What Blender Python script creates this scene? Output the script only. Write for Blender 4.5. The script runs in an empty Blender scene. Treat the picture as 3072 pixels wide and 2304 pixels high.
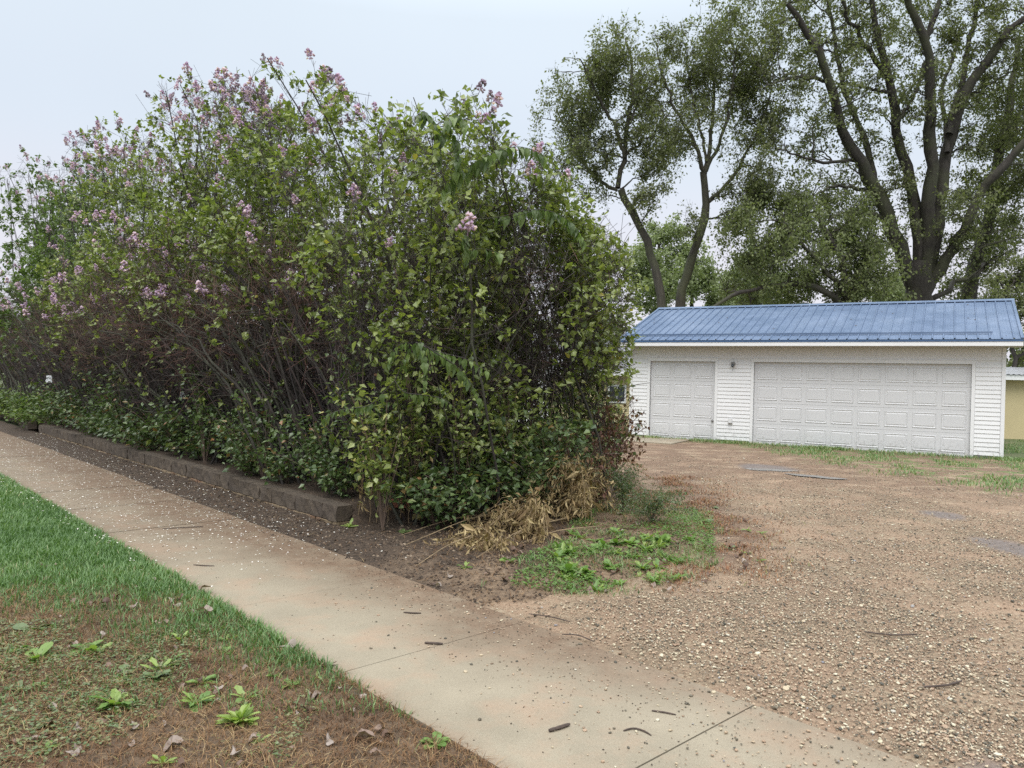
import bpy, math, random
import numpy as np
from mathutils import Matrix, Vector

# ------------------------------------------------------------------ camera, sky, sun, exposure
sc = bpy.context.scene
col = sc.collection
R = math.radians
CAM_H = 1.6556
cd = bpy.data.cameras.new('camera')
cd.sensor_width = 36.0
cd.lens = 2290.43 / 3072 * 36.0
cd.clip_start = 0.05
cd.clip_end = 1500
cam = bpy.data.objects.new('camera', cd)
cam.matrix_world = Matrix.Translation((0, 0, CAM_H)) @ Matrix.Rotation(math.pi / 2 - 0.0101, 4, 'X') @ Matrix.Rotation(0.0226, 4, 'Z')
col.objects.link(cam)
sc.camera = cam

SUN_EL, SUN_AZ = 58.0, 200.0            # a soft sun behind thick cloud, high behind the camera
w = bpy.data.worlds.new('World')
sc.world = w
w.use_nodes = True
wn, wl = w.node_tree.nodes, w.node_tree.links
wn.clear()
sky = wn.new('ShaderNodeTexSky')
sky.sky_type = 'NISHITA'
sky.sun_disc = False
sky.sun_elevation = R(SUN_EL)
sky.sun_rotation = R(SUN_AZ)
sky.dust_density = 6
sky.air_density = 1.2
bg1 = wn.new('ShaderNodeBackground'); bg1.inputs[1].default_value = 0.06
wl.new(sky.outputs[0], bg1.inputs[0])
tc = wn.new('ShaderNodeTexCoord')
sep = wn.new('ShaderNodeSeparateXYZ'); wl.new(tc.outputs['Generated'], sep.inputs[0])
ramp = wn.new('ShaderNodeValToRGB')     # overcast cloud sheet, brighter towards the zenith as such a sky is
ramp.color_ramp.interpolation = 'EASE'
els = ramp.color_ramp.elements
els[0].position = 0.0; els[0].color = (0.688, 0.679, 0.740, 1)
els[1].position = 1.0; els[1].color = (.98, .99, 1.0, 1)
e = els.new(.12); e.color = (0.688, 0.688, 0.757, 1)
e = els.new(.30); e.color = (0.602, 0.671, 0.757, 1)
e = els.new(.45); e.color = (0.619, 0.697, 0.774, 1)
wl.new(sep.outputs[2], ramp.inputs[0])
nz = wn.new('ShaderNodeTexNoise'); nz.inputs['Scale'].default_value = 1.6; nz.inputs['Detail'].default_value = 3
wl.new(tc.outputs['Generated'], nz.inputs['Vector'])
mr = wn.new('ShaderNodeMapRange'); mr.inputs[1].default_value = .3; mr.inputs[2].default_value = .7
mr.inputs[3].default_value = .95; mr.inputs[4].default_value = 1.05
wl.new(nz.outputs[0], mr.inputs[0])
vm = wn.new('ShaderNodeVectorMath'); vm.operation = 'SCALE'
wl.new(ramp.outputs[0], vm.inputs[0]); wl.new(mr.outputs[0], vm.inputs['Scale'])
zr = wn.new('ShaderNodeMapRange'); zr.inputs[1].default_value = .42; zr.inputs[2].default_value = 1.0
zr.inputs[3].default_value = 1.0; zr.inputs[4].default_value = 2.8
wl.new(sep.outputs[2], zr.inputs[0])
bg2 = wn.new('ShaderNodeBackground')
wl.new(vm.outputs[0], bg2.inputs[0]); wl.new(zr.outputs[0], bg2.inputs[1])
mx = wn.new('ShaderNodeMixShader'); mx.inputs[0].default_value = .93
wl.new(bg1.outputs[0], mx.inputs[1]); wl.new(bg2.outputs[0], mx.inputs[2])
wo = wn.new('ShaderNodeOutputWorld'); wl.new(mx.outputs[0], wo.inputs[0])

ld = bpy.data.lights.new('sun', 'SUN')
ld.energy = 1.5
ld.angle = R(35)
ld.color = (1.0, .97, .93)
sun = bpy.data.objects.new('sun', ld)
sd = Vector((math.sin(R(SUN_AZ)) * math.cos(R(SUN_EL)), math.cos(R(SUN_AZ)) * math.cos(R(SUN_EL)), math.sin(R(SUN_EL))))
sun.rotation_euler = sd.to_track_quat('Z', 'Y').to_euler()
sun.location = (0, 0, 30)
col.objects.link(sun)
sc.view_settings.view_transform = 'Standard'
sc.view_settings.look = 'None'
sc.view_settings.exposure = 0.36
sc.view_settings.gamma = 1.0
sc.view_settings.use_curve_mapping = False
sc.cycles.max_bounces = 6
sc.cycles.diffuse_bounces = 3
sc.cycles.glossy_bounces = 2
sc.cycles.transmission_bounces = 4
sc.cycles.volume_bounces = 1
sc.cycles.use_denoising = False

rng = np.random.default_rng(11)
random.seed(11)

# ------------------------------------------------------------------ helpers
U2 = np.array([-.68, .7332])            # along the footpath, away to the left
N2 = np.array([.7332, .68])             # from the lawn towards the hedge
def UN(u, n, z=0.0):
    u, n, z = np.broadcast_arrays(np.asarray(u, float), n, z)
    return np.stack([U2[0] * u + N2[0] * n, U2[1] * u + N2[1] * n, z], -1)
def toUN(P):
    return P[..., :2] @ U2, P[..., :2] @ N2
def unit(v):
    return v / np.maximum(np.linalg.norm(v, axis=-1, keepdims=True), 1e-9)
def fnoise(x, y, s=1.0, seed=0):
    r = np.random.default_rng(seed)
    o = 0
    for k in range(5):
        a = r.uniform(0, 6.28); f = s * r.uniform(.6, 2.4); ph = r.uniform(0, 6.28)
        o = o + np.sin((x * np.cos(a) + y * np.sin(a)) * f + ph + 1.3 * np.sin(f * .7 * (x * np.sin(a) - y * np.cos(a))))
    return o / 5

def mesh(name, V, F, m=None, v=None, smooth=False):
    """V (n,3); F list of int arrays (k,3)/(k,4); v per-vertex tint"""
    me = bpy.data.meshes.new(name)
    V = np.asarray(V, np.float32)
    me.vertices.add(len(V)); me.vertices.foreach_set('co', V.ravel())
    if not isinstance(F, list): F = [F]
    F = [np.asarray(f, np.int32) for f in F if len(f)]
    idx = np.concatenate([f.ravel() for f in F])
    tot = np.concatenate([np.full(len(f), f.shape[1], np.int32) for f in F])
    st = np.concatenate([[0], np.cumsum(tot)[:-1]]).astype(np.int32)
    me.loops.add(len(idx)); me.loops.foreach_set('vertex_index', idx)
    me.polygons.add(len(tot)); me.polygons.foreach_set('loop_start', st); me.polygons.foreach_set('loop_total', tot)
    me.polygons.foreach_set('use_smooth', np.full(len(tot), bool(smooth)))
    if v is not None:
        a = me.attributes.new('tint', 'FLOAT', 'POINT'); a.data.foreach_set('value', np.asarray(v, np.float32))
    me.update(); me.validate()
    if m is not None: me.materials.append(m)
    return me
def link(name, me, parent=None, loc=None, rot=None, scale=None, **props):
    o = bpy.data.objects.new(name, me)
    col.objects.link(o)
    if parent is not None: o.parent = parent
    if loc is not None: o.location = loc
    if rot is not None: o.rotation_euler = rot
    if scale is not None: o.scale = scale if hasattr(scale, '__len__') else (scale,) * 3
    for k, x in props.items(): o[k] = x
    return o
def thing(name, label, cat, loc=(0, 0, 0), rot=None, group=None):
    o = link(name, None, loc=loc, rot=rot, label=label, category=cat)
    o.empty_display_size = .1
    if group: o['group'] = group
    return o

class MB:
    """collects boxes and quads"""
    def __init__(s): s.V = []; s.F4 = []; s.F3 = []; s.n = 0
    def add(s, V, F4=(), F3=()):
        V = np.asarray(V, float)
        s.V.append(V)
        if len(F4): s.F4.append(np.asarray(F4) + s.n)
        if len(F3): s.F3.append(np.asarray(F3) + s.n)
        s.n += len(V); return s
    def box(s, x0, x1, y0, y1, z0, z1):
        V = [(x, y, z) for z in (z0, z1) for y in (y0, y1) for x in (x0, x1)]
        return s.add(V, [(0, 2, 3, 1), (4, 5, 7, 6), (0, 1, 5, 4), (2, 6, 7, 3), (0, 4, 6, 2), (1, 3, 7, 5)])
    def prism(s, prof, x0, x1):
        """prof: list of (y,z) counterclockwise, extruded along x"""
        k = len(prof)
        V = [(x0, y, z) for y, z in prof] + [(x1, y, z) for y, z in prof]
        s.add(V, [(i, (i + 1) % k, (i + 1) % k + k, i + k) for i in range(k)],
              [(0, i + 1, i) for i in range(1, k - 1)] + [(k, k + i, k + i + 1) for i in range(1, k - 1)])
        return s
    def build(s, name, m, v=None):
        F = []
        if s.F4: F.append(np.concatenate(s.F4))
        if s.F3: F.append(np.concatenate(s.F3))
        return mesh(name, np.concatenate(s.V), F, m, v)

def tubes(P, Rr, sides=4):
    """P (n,k,3) polylines, Rr (n,k) radii -> V,F"""
    n, k, _ = P.shape
    T = np.empty_like(P); T[:, 1:-1] = P[:, 2:] - P[:, :-2]; T[:, 0] = P[:, 1] - P[:, 0]; T[:, -1] = P[:, -1] - P[:, -2]
    T = unit(T)
    ref = np.where(np.abs(T[:, :1, 2:3]) > .9, np.array([1., 0, 0]), np.array([0, 0, 1.]))
    ref = np.broadcast_to(ref, T.shape)
    A = unit(np.cross(T, ref)); B = np.cross(T, A)
    ang = np.arange(sides) * 2 * np.pi / sides
    V = P[:, :, None] + Rr[:, :, None, None] * (A[:, :, None] * np.cos(ang)[:, None] + B[:, :, None] * np.sin(ang)[:, None])
    i = np.arange(n * k * sides).reshape(n, k, sides)
    a = i[:, :-1]; b = i[:, 1:]
    F = np.stack([a, np.roll(a, -1, 2), np.roll(b, -1, 2), b], -1).reshape(-1, 4)
    return V.reshape(-1, 3), F
def resample(pts, k):
    pts = np.asarray(pts, float); d = np.r_[0, np.cumsum(np.linalg.norm(np.diff(pts, axis=0), axis=1))]
    # smooth by Catmull-like upsample
    t = np.linspace(0, d[-1], k)
    out = np.stack([np.interp(t, d, pts[:, i]) for i in range(3)], -1)
    for _ in range(2): out[1:-1] = .25 * out[:-2] + .5 * out[1:-1] + .25 * out[2:]
    return out
def grow(P, Rr, m, tr, ang, ln, k, up=0., wig=.12, rscale=.55, rtip=.3, inside=None, rmin=.002):
    """m children on each polyline; returns polylines, radii, parent t"""
    n, kk, _ = P.shape
    idx = np.repeat(np.arange(n), m); M = len(idx)
    t = rng.uniform(tr[0], tr[1], M)
    f = t * (kk - 1); i0 = np.minimum(f.astype(int), kk - 2); fr = (f - i0)[:, None]
    base = P[idx, i0] * (1 - fr) + P[idx, i0 + 1] * fr
    td = unit(P[idx, i0 + 1] - P[idx, i0])
    r0 = (Rr[idx, i0] * (1 - fr[:, 0]) + Rr[idx, i0 + 1] * fr[:, 0]) * rscale
    rnd = unit(rng.normal(size=(M, 3))); side = unit(rnd - (rnd * td).sum(1, keepdims=True) * td)
    a = np.radians(rng.uniform(ang[0], ang[1], M))[:, None]
    d = unit(td * np.cos(a) + side * np.sin(a) + np.array([0, 0, up]))
    L = rng.uniform(ln[0], ln[1], M)
    if inside is not None:
        ok = inside(base + d * L[:, None]); L = np.where(ok, L, L * .45); ok2 = inside(base + d * L[:, None])
        keep = ok2
    else: keep = np.ones(M, bool)
    base, d, L, r0, t = base[keep], d[keep], L[keep], r0[keep], t[keep]; M = len(L)
    Q = np.empty((M, k, 3)); Q[:, 0] = base; cur = d
    for j in range(1, k):
        cur = unit(cur + rng.normal(scale=wig, size=(M, 3)) + np.array([0, 0, up * .25]))
        Q[:, j] = Q[:, j - 1] + cur * (L / (k - 1))[:, None]
    rad = np.maximum(r0[:, None] * np.linspace(1, rtip, k)[None], rmin)
    return Q, rad, t

LEAF4 = (np.array([(0, 0, 0), (.32, .36, .07), (1, 0, -.02), (.32, -.36, .07), (.5, 0, -.05)]), np.array([(0, 3, 4), (3, 2, 4), (2, 1, 4), (1, 0, 4)]))
LEAF2 = (np.array([(0, 0, 0), (.45, .3, .08), (1, 0, 0), (.45, -.3, .08)]), np.array([(0, 3, 2), (0, 2, 1)]))
LEAFN = (np.array([(0, 0, 0), (.5, .15, .04), (1, 0, -.12), (.5, -.15, .04)]), np.array([(0, 3, 2), (0, 2, 1)]))
LEAF8 = (np.array([(0, 0, 0), (.10, .22, .03), (.32, .36, .07), (.66, .22, .04), (1, 0, -.08), (.66, -.22, .04), (.32, -.36, .07), (.10, -.22, .03), (.4, 0, -.03)]),
         np.array([(0, 7, 8), (7, 6, 8), (6, 5, 8), (5, 4, 8), (4, 3, 8), (3, 2, 8), (2, 1, 8), (1, 0, 8)]))
def leaves(P, D, S, tpl=LEAF4, flat=.6, tint=None):
    """P positions, D directions, S sizes"""
    n = len(P); D = unit(D)
    up = np.array([0, 0, 1.]) * flat + rng.normal(scale=.45, size=(n, 3))
    Nn = unit(up - (up * D).sum(1, keepdims=True) * D); Sd = np.cross(Nn, D)
    T, F = tpl; k = len(T)
    V = P[:, None] + S[:, None, None] * (T[None, :, 0:1] * D[:, None] + T[None, :, 1:2] * Sd[:, None] + T[None, :, 2:3] * Nn[:, None])
    FF = (F[None] + (np.arange(n) * k)[:, None, None]).reshape(-1, F.shape[1])
    tv = np.repeat(rng.random(n) if tint is None else tint, k)
    return V.reshape(-1, 3), FF, tv

# ------------------------------------------------------------------ materials
class NT:
    def __init__(s, name):
        s.m = bpy.data.materials.new(name); s.m.use_nodes = True
        s.n, s.l = s.m.node_tree.nodes, s.m.node_tree.links
        s.n.clear(); s.out = s.n.new('ShaderNodeOutputMaterial')
        s.p = s.n.new('ShaderNodeBsdfPrincipled'); s.l.new(s.p.outputs[0], s.out.inputs[0])
        s.tc = None
    def pos(s):
        if s.tc is None: s.tc = s.n.new('ShaderNodeNewGeometry')
        return s.tc.outputs['Position']
    def set(s, **k):
        for a, b in k.items():
            i = s.p.inputs[a.replace('_', ' ')]
            if hasattr(b, 'node'): s.l.new(b, i)
            else: i.default_value = (*b, 1) if hasattr(b, '__len__') and len(b) == 3 else b
        return s
    def noise(s, scale, detail=4, rough=.55, vec=None, stretch=None):
        x = s.n.new('ShaderNodeTexNoise'); x.inputs['Scale'].default_value = scale; x.inputs['Detail'].default_value = detail; x.inputs['Roughness'].default_value = rough
        v = vec or s.pos()
        if stretch:
            mp = s.n.new('ShaderNodeMapping'); mp.inputs['Scale'].default_value = stretch; s.l.new(v, mp.inputs[0]); v = mp.outputs[0]
        s.l.new(v, x.inputs['Vector']); return x.outputs['Fac']
    def voro(s, scale, out='Color', rnd=1.):
        x = s.n.new('ShaderNodeTexVoronoi'); x.inputs['Scale'].default_value = scale; x.inputs['Randomness'].default_value = rnd
        s.l.new(s.pos(), x.inputs['Vector']); return x.outputs[out]
    def attr(s, name, typ='GEOMETRY'):
        x = s.n.new('ShaderNodeAttribute'); x.attribute_name = name; x.attribute_type = typ; return x.outputs['Fac']
    def ramp(s, fac, stops, interp='LINEAR'):
        x = s.n.new('ShaderNodeValToRGB'); x.color_ramp.interpolation = interp
        el = x.color_ramp.elements
        while len(el) < len(stops): el.new(.5)
        for e, (p, c) in zip(el, stops):
            e.position = p; e.color = (*c, 1) if hasattr(c, '__len__') else (c, c, c, 1)
        s.l.new(fac, x.inputs[0]); return x.outputs[0]
    def mix(s, fac, a, b, blend='MIX'):
        x = s.n.new('ShaderNodeMix'); x.data_type = 'RGBA'; x.blend_type = blend
        for i, q in ((0, fac), (6, a), (7, b)):
            if hasattr(q, 'node'): s.l.new(q, x.inputs[i])
            else: x.inputs[i].default_value = (*q, 1) if hasattr(q, '__len__') else q
        return x.outputs[2]
    def math(s, op, a, b=0.):
        x = s.n.new('ShaderNodeMath'); x.operation = op
        for i, q in enumerate((a, b)):
            if hasattr(q, 'node'): s.l.new(q, x.inputs[i])
            else: x.inputs[i].default_value = q
        return x.outputs[0]
    def bump(s, h, strength=.5, dist=.02):
        x = s.n.new('ShaderNodeBump'); x.inputs['Strength'].default_value = strength; x.inputs['Distance'].default_value = dist
        s.l.new(h, x.inputs['Height']); s.l.new(x.outputs[0], s.p.inputs['Normal']); return s
    def translucent(s, colr, fac=.3):
        t = s.n.new('ShaderNodeBsdfTranslucent'); mx = s.n.new('ShaderNodeMixShader'); mx.inputs[0].default_value = fac
        if hasattr(colr, 'node'): s.l.new(colr, t.inputs[0])
        else: t.inputs[0].default_value = (*colr, 1)
        s.l.new(s.p.outputs[0], mx.inputs[1]); s.l.new(t.outputs[0], mx.inputs[2]); s.l.new(mx.outputs[0], s.out.inputs[0]); return s

def leafmat(name, stops, rough=.5, tr=.3, spec=.5, attrname='tint'):
    n = NT(name); c = n.ramp(n.attr(attrname), stops)
    n.set(Base_Color=c, Roughness=rough, Specular_IOR_Level=spec)
    n.translucent(n.mix(1.0, c, (1.5, 1.7, .7), 'MULTIPLY'), tr)
    return n.m
def plain(name, c, rough=.6, var=.12, scale=6, metallic=0., bump=0):
    n = NT(name); f = n.noise(scale, 5)
    a = tuple(x * (1 - var) for x in c); b = tuple(min(x * (1 + var), 1) for x in c)
    n.set(Base_Color=n.ramp(f, [(.3, a), (.7, b)]), Roughness=rough, Metallic=metallic)
    if bump: n.bump(n.noise(scale * 12, 4), bump, .004)
    return n.m

M = {}
M['lilac_leaf'] = leafmat('lilac_leaf', [(0, (.065, .092, .024)), (.35, (.145, .185, .046)), (.7, (.245, .285, .08)), (.93, (.34, .38, .16)), (1, (.36, .31, .08))], .38, .3, .6)
M['far_lilac_leaf'] = leafmat('far_lilac_leaf', [(0, (.060, .100, .030)), (.6, (.120, .175, .050)), (1, (.20, .25, .08))], .45, .3, .5)
M['under_leaf'] = leafmat('undergrowth_leaf', [(0, (.040, .070, .024)), (.5, (.080, .125, .040)), (.93, (.135, .185, .070)), (1, (.25, .12, .05))], .36, .2, .6)
M['shade_leaf'] = leafmat('shade_leaf', [(0, (.020, .030, .012)), (.6, (.040, .055, .020)), (1, (.085, .045, .028))], .6, .1, .3)  # inner hedge leaves: shade painted in as darker greens, some withered brown
M['tree_leaf'] = leafmat('tree_leaf', [(0, (.085, .100, .045)), (.6, (.145, .162, .074)), (1, (.21, .22, .11))], .55, .35, .4)
M['droop_leaf'] = leafmat('droop_leaf', [(0, (.10, .125, .052)), (.6, (.165, .19, .082)), (1, (.22, .24, .115))], .55, .35, .4)
M['hazed_leaf'] = leafmat('hazed_leaf', [(0, (.17, .21, .10)), (1, (.27, .31, .17))], .6, .25, .3)  # far trees: the haze is mixed into this lighter leaf colour
M['frond_leaf'] = leafmat('frond_leaf', [(0, (.050, .085, .025)), (.6, (.095, .140, .042)), (1, (.19, .26, .08))], .4, .35, .5)
M['weed_leaf'] = leafmat('weed_leaf', [(0, (.09, .17, .04)), (.6, (.15, .25, .06)), (1, (.28, .36, .10))], .45, .3, .5)
M['grass'] = leafmat('grass', [(0, (.060, .125, .040)), (.5, (.125, .215, .075)), (.85, (.22, .32, .14)), (1, (.36, .34, .19))], .5, .25, .4)
M['dry_grass'] = leafmat('dry_grass', [(0, (.07, .038, .022)), (.4, (.16, .088, .046)), (.72, (.27, .17, .085)), (.9, (.38, .29, .16)), (1, (.14, .20, .06))], .7, .1, .2)
M['dead_leaf'] = leafmat('dead_leaf', [(0, (.060, .034, .022)), (.4, (.13, .078, .052)), (.7, (.22, .155, .12)), (1, (.30, .25, .215))], .55, .1, .4)
M['tan_leaf'] = leafmat('tan_leaf', [(0, (.11, .07, .035)), (.5, (.28, .20, .10)), (1, (.48, .38, .21))], .7, .15, .2)
M['brown_leaf'] = leafmat('brown_leaf', [(0, (.07, .035, .025)), (.5, (.13, .06, .04)), (.8, (.20, .12, .06)), (1, (.10, .14, .05))], .6, .15, .3)
M['petal'] = leafmat('petal', [(0, (.62, .60, .52)), (1, (.80, .76, .72))], .6, .1, .3)
M['flower'] = leafmat('lilac_flower', [(0, (.42, .28, .50)), (.5, (.62, .46, .68)), (1, (.82, .68, .82))], .7, .35, .2)
M['backlit_flower'] = leafmat('faded_backlit_lilac_flower', [(0, (.26, .20, .27)), (.6, (.40, .31, .42)), (1, (.52, .43, .48))], .7, .3, .2)  # greyer heads: fading and the backlit look against sky, both in the colour
def barkmat(name, a, b, moss=None, scale=9):
    n = NT(name); f = n.noise(scale, 6, .65, stretch=(1, 1, .25))
    c = n.ramp(f, [(.3, a), (.7, b)])
    if moss: c = n.mix(n.ramp(n.noise(.9, 4), [(.45, 0.), (.62, .7)]), c, moss)
    n.set(Base_Color=c, Roughness=.85); n.bump(f, .6, .03); return n.m
M['bark'] = barkmat('tree_bark', (.022, .018, .015), (.062, .053, .044), (.062, .066, .032))
M['lean_bark'] = barkmat('slender_tree_bark', (.030, .026, .020), (.080, .070, .052), (.075, .080, .040))
M['stem'] = barkmat('lilac_bark', (.016, .013, .011), (.050, .041, .034), (.075, .080, .052), 14)
n = NT('lilac_twig'); n.set(Base_Color=n.ramp(n.attr('tint'), [(0, (.022, .018, .018)), (.5, (.055, .038, .036)), (.8, (.14, .066, .050)), (1, (.13, .12, .085))]), Roughness=.75); M['twig'] = n.m
M['dead_twig'] = plain('dry_stem', (.26, .19, .11), .8, .35)
M['stick'] = plain('stick_bark', (.07, .05, .04), .8, .4, 40)

def ground_grain(n, scale):
    return n.voro(scale, 'Distance')
# gravel: packed sand with small stones of many colours, litter and damp patches
n = NT('gravel')
vc = n.n.new('ShaderNodeTexVoronoi'); vc.inputs['Scale'].default_value = 55; n.l.new(n.pos(), vc.inputs['Vector'])
sepc = n.n.new('ShaderNodeSeparateColor'); n.l.new(vc.outputs['Color'], sepc.inputs[0])
stone = n.ramp(sepc.outputs[0], [(0, (.11, .10, .07)), (.25, (.24, .18, .115)), (.5, (.38, .27, .18)), (.75, (.43, .35, .23)), (1, (.54, .48, .35))])
sand = n.ramp(n.noise(90, 4), [(.3, (.20, .135, .088)), (.7, (.36, .255, .17))])
c = n.mix(.5, sand, stone)
c = n.mix(n.math('MULTIPLY', n.attr('stony'), .75), c, n.ramp(n.noise(70, 3), [(.3, (.060, .052, .036)), (.7, (.19, .145, .095))]))  # darkness of the gaps between crowded stones painted into the sand
big = n.noise(.9, 5, .6)
c = n.mix(n.ramp(n.noise(1.7, 5, .6), [(.42, 0.), (.60, .55)]), c, (.34, .225, .15))
att = n.attr('litter')
lit = n.math('MULTIPLY', n.ramp(n.noise(1.3, 7, .75, stretch=(1, 1.6, 1)), [(.38, 0.), (.52, 1.)]), att)
littercol = n.ramp(n.noise(30, 4), [(.3, (.090, .055, .035)), (.7, (.205, .128, .082))])
c = n.mix(n.math('MULTIPLY', lit, .85), c, littercol)
grn = n.math('MULTIPLY', n.ramp(n.noise(2.6, 6, .7), [(.50, 0.), (.58, 1.)]), n.attr('green'))
c = n.mix(grn, c, n.ramp(n.noise(40, 3), [(.3, (.06, .10, .03)), (.7, (.16, .20, .06))]))
wet = n.attr('wet')
c = n.mix(n.math('MULTIPLY', wet, .85), c, n.ramp(n.noise(25, 4), [(.3, (.10, .085, .08)), (.7, (.20, .175, .165))]))
n.set(Base_Color=c, Roughness=.75, Specular_IOR_Level=.35); n.bump(n.math('ADD', vc.outputs['Distance'], n.noise(120, 3)), .8, .012)
M['gravel'] = n.m
n = NT('pebble')
n.set(Base_Color=n.ramp(n.attr('tint', 'INSTANCER'), [(0, (.05, .048, .036)), (.2, (.13, .11, .075)), (.4, (.27, .18, .118)), (.65, (.37, .27, .18)), (.87, (.44, .38, .26)), (.98, (.54, .50, .38)), (1, (.18, .18, .21))]), Roughness=.6)
M['pebble'] = n.m
n = NT('concrete')
c = n.ramp(n.noise(1.2, 6, .6), [(.3, (.215, .185, .132)), (.7, (.315, .272, .198))])
c = n.mix(n.ramp(n.noise(2.1, 5, .65), [(.48, 0.), (.66, .65)]), c, (.325, .228, .155))
c = n.mix(n.ramp(n.noise(260, 2), [(.30, .6), (.48, 0.)]), c, (.13, .11, .085))
c = n.mix(n.ramp(n.noise(420, 2), [(.55, 0.), (.72, .5)]), c, (.52, .47, .38))
c = n.mix(n.math('MULTIPLY', n.attr('dirt'), n.ramp(n.noise(6, 6, .7), [(.3, .55), (.6, 1.)])), c, n.ramp(n.noise(70, 4), [(.3, (.105, .070, .045)), (.7, (.19, .125, .080))]))
n.set(Base_Color=c, Roughness=.7, Specular_IOR_Level=.4); n.bump(n.noise(220, 3), .35, .004)
M['concrete'] = n.m
n = NT('soil')
f = n.noise(28, 6, .7)
c = n.ramp(f, [(.25, (.020, .013, .008)), (.5, (.052, .034, .021)), (.75, (.115, .078, .050))])
c = n.mix(n.attr('dry'), c, n.ramp(n.noise(22, 5), [(.3, (.12, .08, .05)), (.7, (.27, .19, .12))]))
n.set(Base_Color=c, Roughness=.85); n.bump(f, .9, .03); M['soil'] = n.m
n = NT('lawn_earth')
c = n.ramp(n.noise(14, 6, .7), [(.3, (.060, .042, .026)), (.6, (.15, .10, .06)), (.8, (.24, .17, .10))])
c = n.mix(n.attr('green'), c, n.ramp(n.noise(20, 4), [(.3, (.03, .07, .02)), (.7, (.07, .13, .035))]))
n.set(Base_Color=c, Roughness=.9); n.bump(n.noise(60, 5), .8, .02); M['lawn'] = n.m
n = NT('distant_ground')
n.set(Base_Color=n.ramp(n.noise(.6, 6, .7), [(.3, (.05, .075, .025)), (.55, (.09, .11, .04)), (.75, (.17, .13, .08))]), Roughness=.9); M['ground'] = n.m
n = NT('wall_block')
c = n.ramp(n.noise(20, 6, .7), [(.3, (.045, .034, .025)), (.7, (.13, .10, .07))])
n.set(Base_Color=n.mix(n.ramp(n.noise(3, 4), [(.45, 0.), (.65, .8)]), c, (.065, .050, .038)), Roughness=.9); n.bump(n.noise(60, 5), .8, .012); M['block'] = n.m
n = NT('pale_wall_block')
c = n.ramp(n.noise(18, 6, .7), [(.3, (.13, .095, .055)), (.7, (.28, .21, .13))])
n.set(Base_Color=n.mix(n.ramp(n.noise(4, 4), [(.5, 0.), (.68, .8)]), c, (.17, .085, .05)), Roughness=.9); n.bump(n.noise(60, 5), .8, .012); M['block2'] = n.m
M['brick'] = plain('red_brick', (.27, .105, .065), .85, .25, 30, bump=.6)
def sidingmat(name, c, dirty=.5):
    n = NT(name)
    z = n.n.new('ShaderNodeSeparateXYZ'); n.l.new(n.pos(), z.inputs[0])
    low = n.ramp(z.outputs[2], [(.0, 1.), (.42, 0.)])
    sp = n.math('MULTIPLY', n.ramp(n.noise(16, 6, .8), [(.50, 0.), (.64, 1.)]), low)
    cc = n.mix(n.math('MULTIPLY', sp, dirty), n.ramp(n.noise(1.5, 4), [(.3, tuple(x * .95 for x in c)), (.7, c)]), (.16, .14, .11))
    n.set(Base_Color=cc, Roughness=.5, Specular_IOR_Level=.35); return n.m
M['siding'] = sidingmat('white_vinyl_siding', (.80, .80, .80), .8)
M['door'] = sidingmat('garage_door_paint', (.67, .67, .675), .7)
M['trim'] = sidingmat('white_trim', (.82, .82, .82), .6)
M['soffit'] = plain('soffit_vinyl', (.50, .44, .36), .6, .05)
n = NT('blue_metal_roof')
n.set(Base_Color=n.ramp(n.noise(.9, 6, .65), [(.3, (.100, .148, .240)), (.5, (.125, .178, .275)), (.7, (.165, .220, .320))]), Roughness=n.ramp(n.noise(2.2, 5), [(.3, .25), (.7, .5)]), Specular_IOR_Level=.5, Metallic=.1)  # uneven sheen painted as lighter and darker blue, with varied roughness
M['roof'] = n.m
M['darkblue'] = plain('blue_trim', (.06, .12, .24), .4, .08)
M['footing'] = plain('concrete_footing', (.16, .16, .15), .9, .2)
M['grey'] = plain('grey_plastic', (.22, .21, .20), .5, .1)
M['white'] = plain('white_plastic', (.75, .75, .75), .4, .04)
M['scrap'] = plain('weathered_plastic', (.42, .43, .44), .5, .3, 30)
M['yellow'] = plain('yellow_stucco', (.56, .47, .27), .8, .06, 1.2)
M['cream'] = plain('cream_siding', (.66, .56, .33), .7, .06, 1.2)
M['shingle'] = plain('grey_shingle', (.20, .20, .215), .85, .2, 5)
M['metalgrey'] = plain('galvanised_sheet', (.45, .46, .48), .45, .12, 3, .4)
n = NT('window_glass'); n.set(Base_Color=(.05, .06, .07), Roughness=.08); M['glass'] = n.m
n = NT('puddle_water'); n.set(Base_Color=(.09, .075, .06), Roughness=.06, Specular_IOR_Level=.9); M['water'] = n.m

# ------------------------------------------------------------------ ground and surfaces
WALL_N, WALL_U0, WALL_U1, WALL_H = 4.02, 6.94, 20.6, .31
def sstep(x, a, b):
    t = np.clip((x - a) / (b - a), 0, 1); return t * t * (3 - 2 * t)
def soil_limit(y):      # right-hand edge of the planted corner, where the gravel begins
    return np.interp(y, [4.6, 5.3, 5.7, 6.2, 7, 8.5, 10, 12, 16, 19.5], [-1.2, -.35, .55, 1.15, 1.65, 2.05, 2.1, 2.2, 2.7, 3.3])
def soil_z(x, y):
    u = x * U2[0] + y * U2[1]; n = x * N2[0] + y * N2[1]
    nz_ = .012 * fnoise(x, y, 9, 4) + .009 * fnoise(x, y, 25, 5)
    z = .018 + .075 * sstep(n, 3.42, 4.0) + nz_
    bed = .27 * sstep(n, 4.12, 4.2) * sstep(u, 6.6, 7.1)
    hump = .08 * sstep(n, 4.0, 4.9) * sstep(soil_limit(y) - x, .3, 1.5)
    z = np.maximum(z, np.maximum(bed, hump) + nz_)
    side = sstep(soil_limit(y) - x, -.30, .35) * sstep(u, 3.7, 4.7)
    return z * side + (nz_ * 1.2 - .004) * (1 - side)
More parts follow.
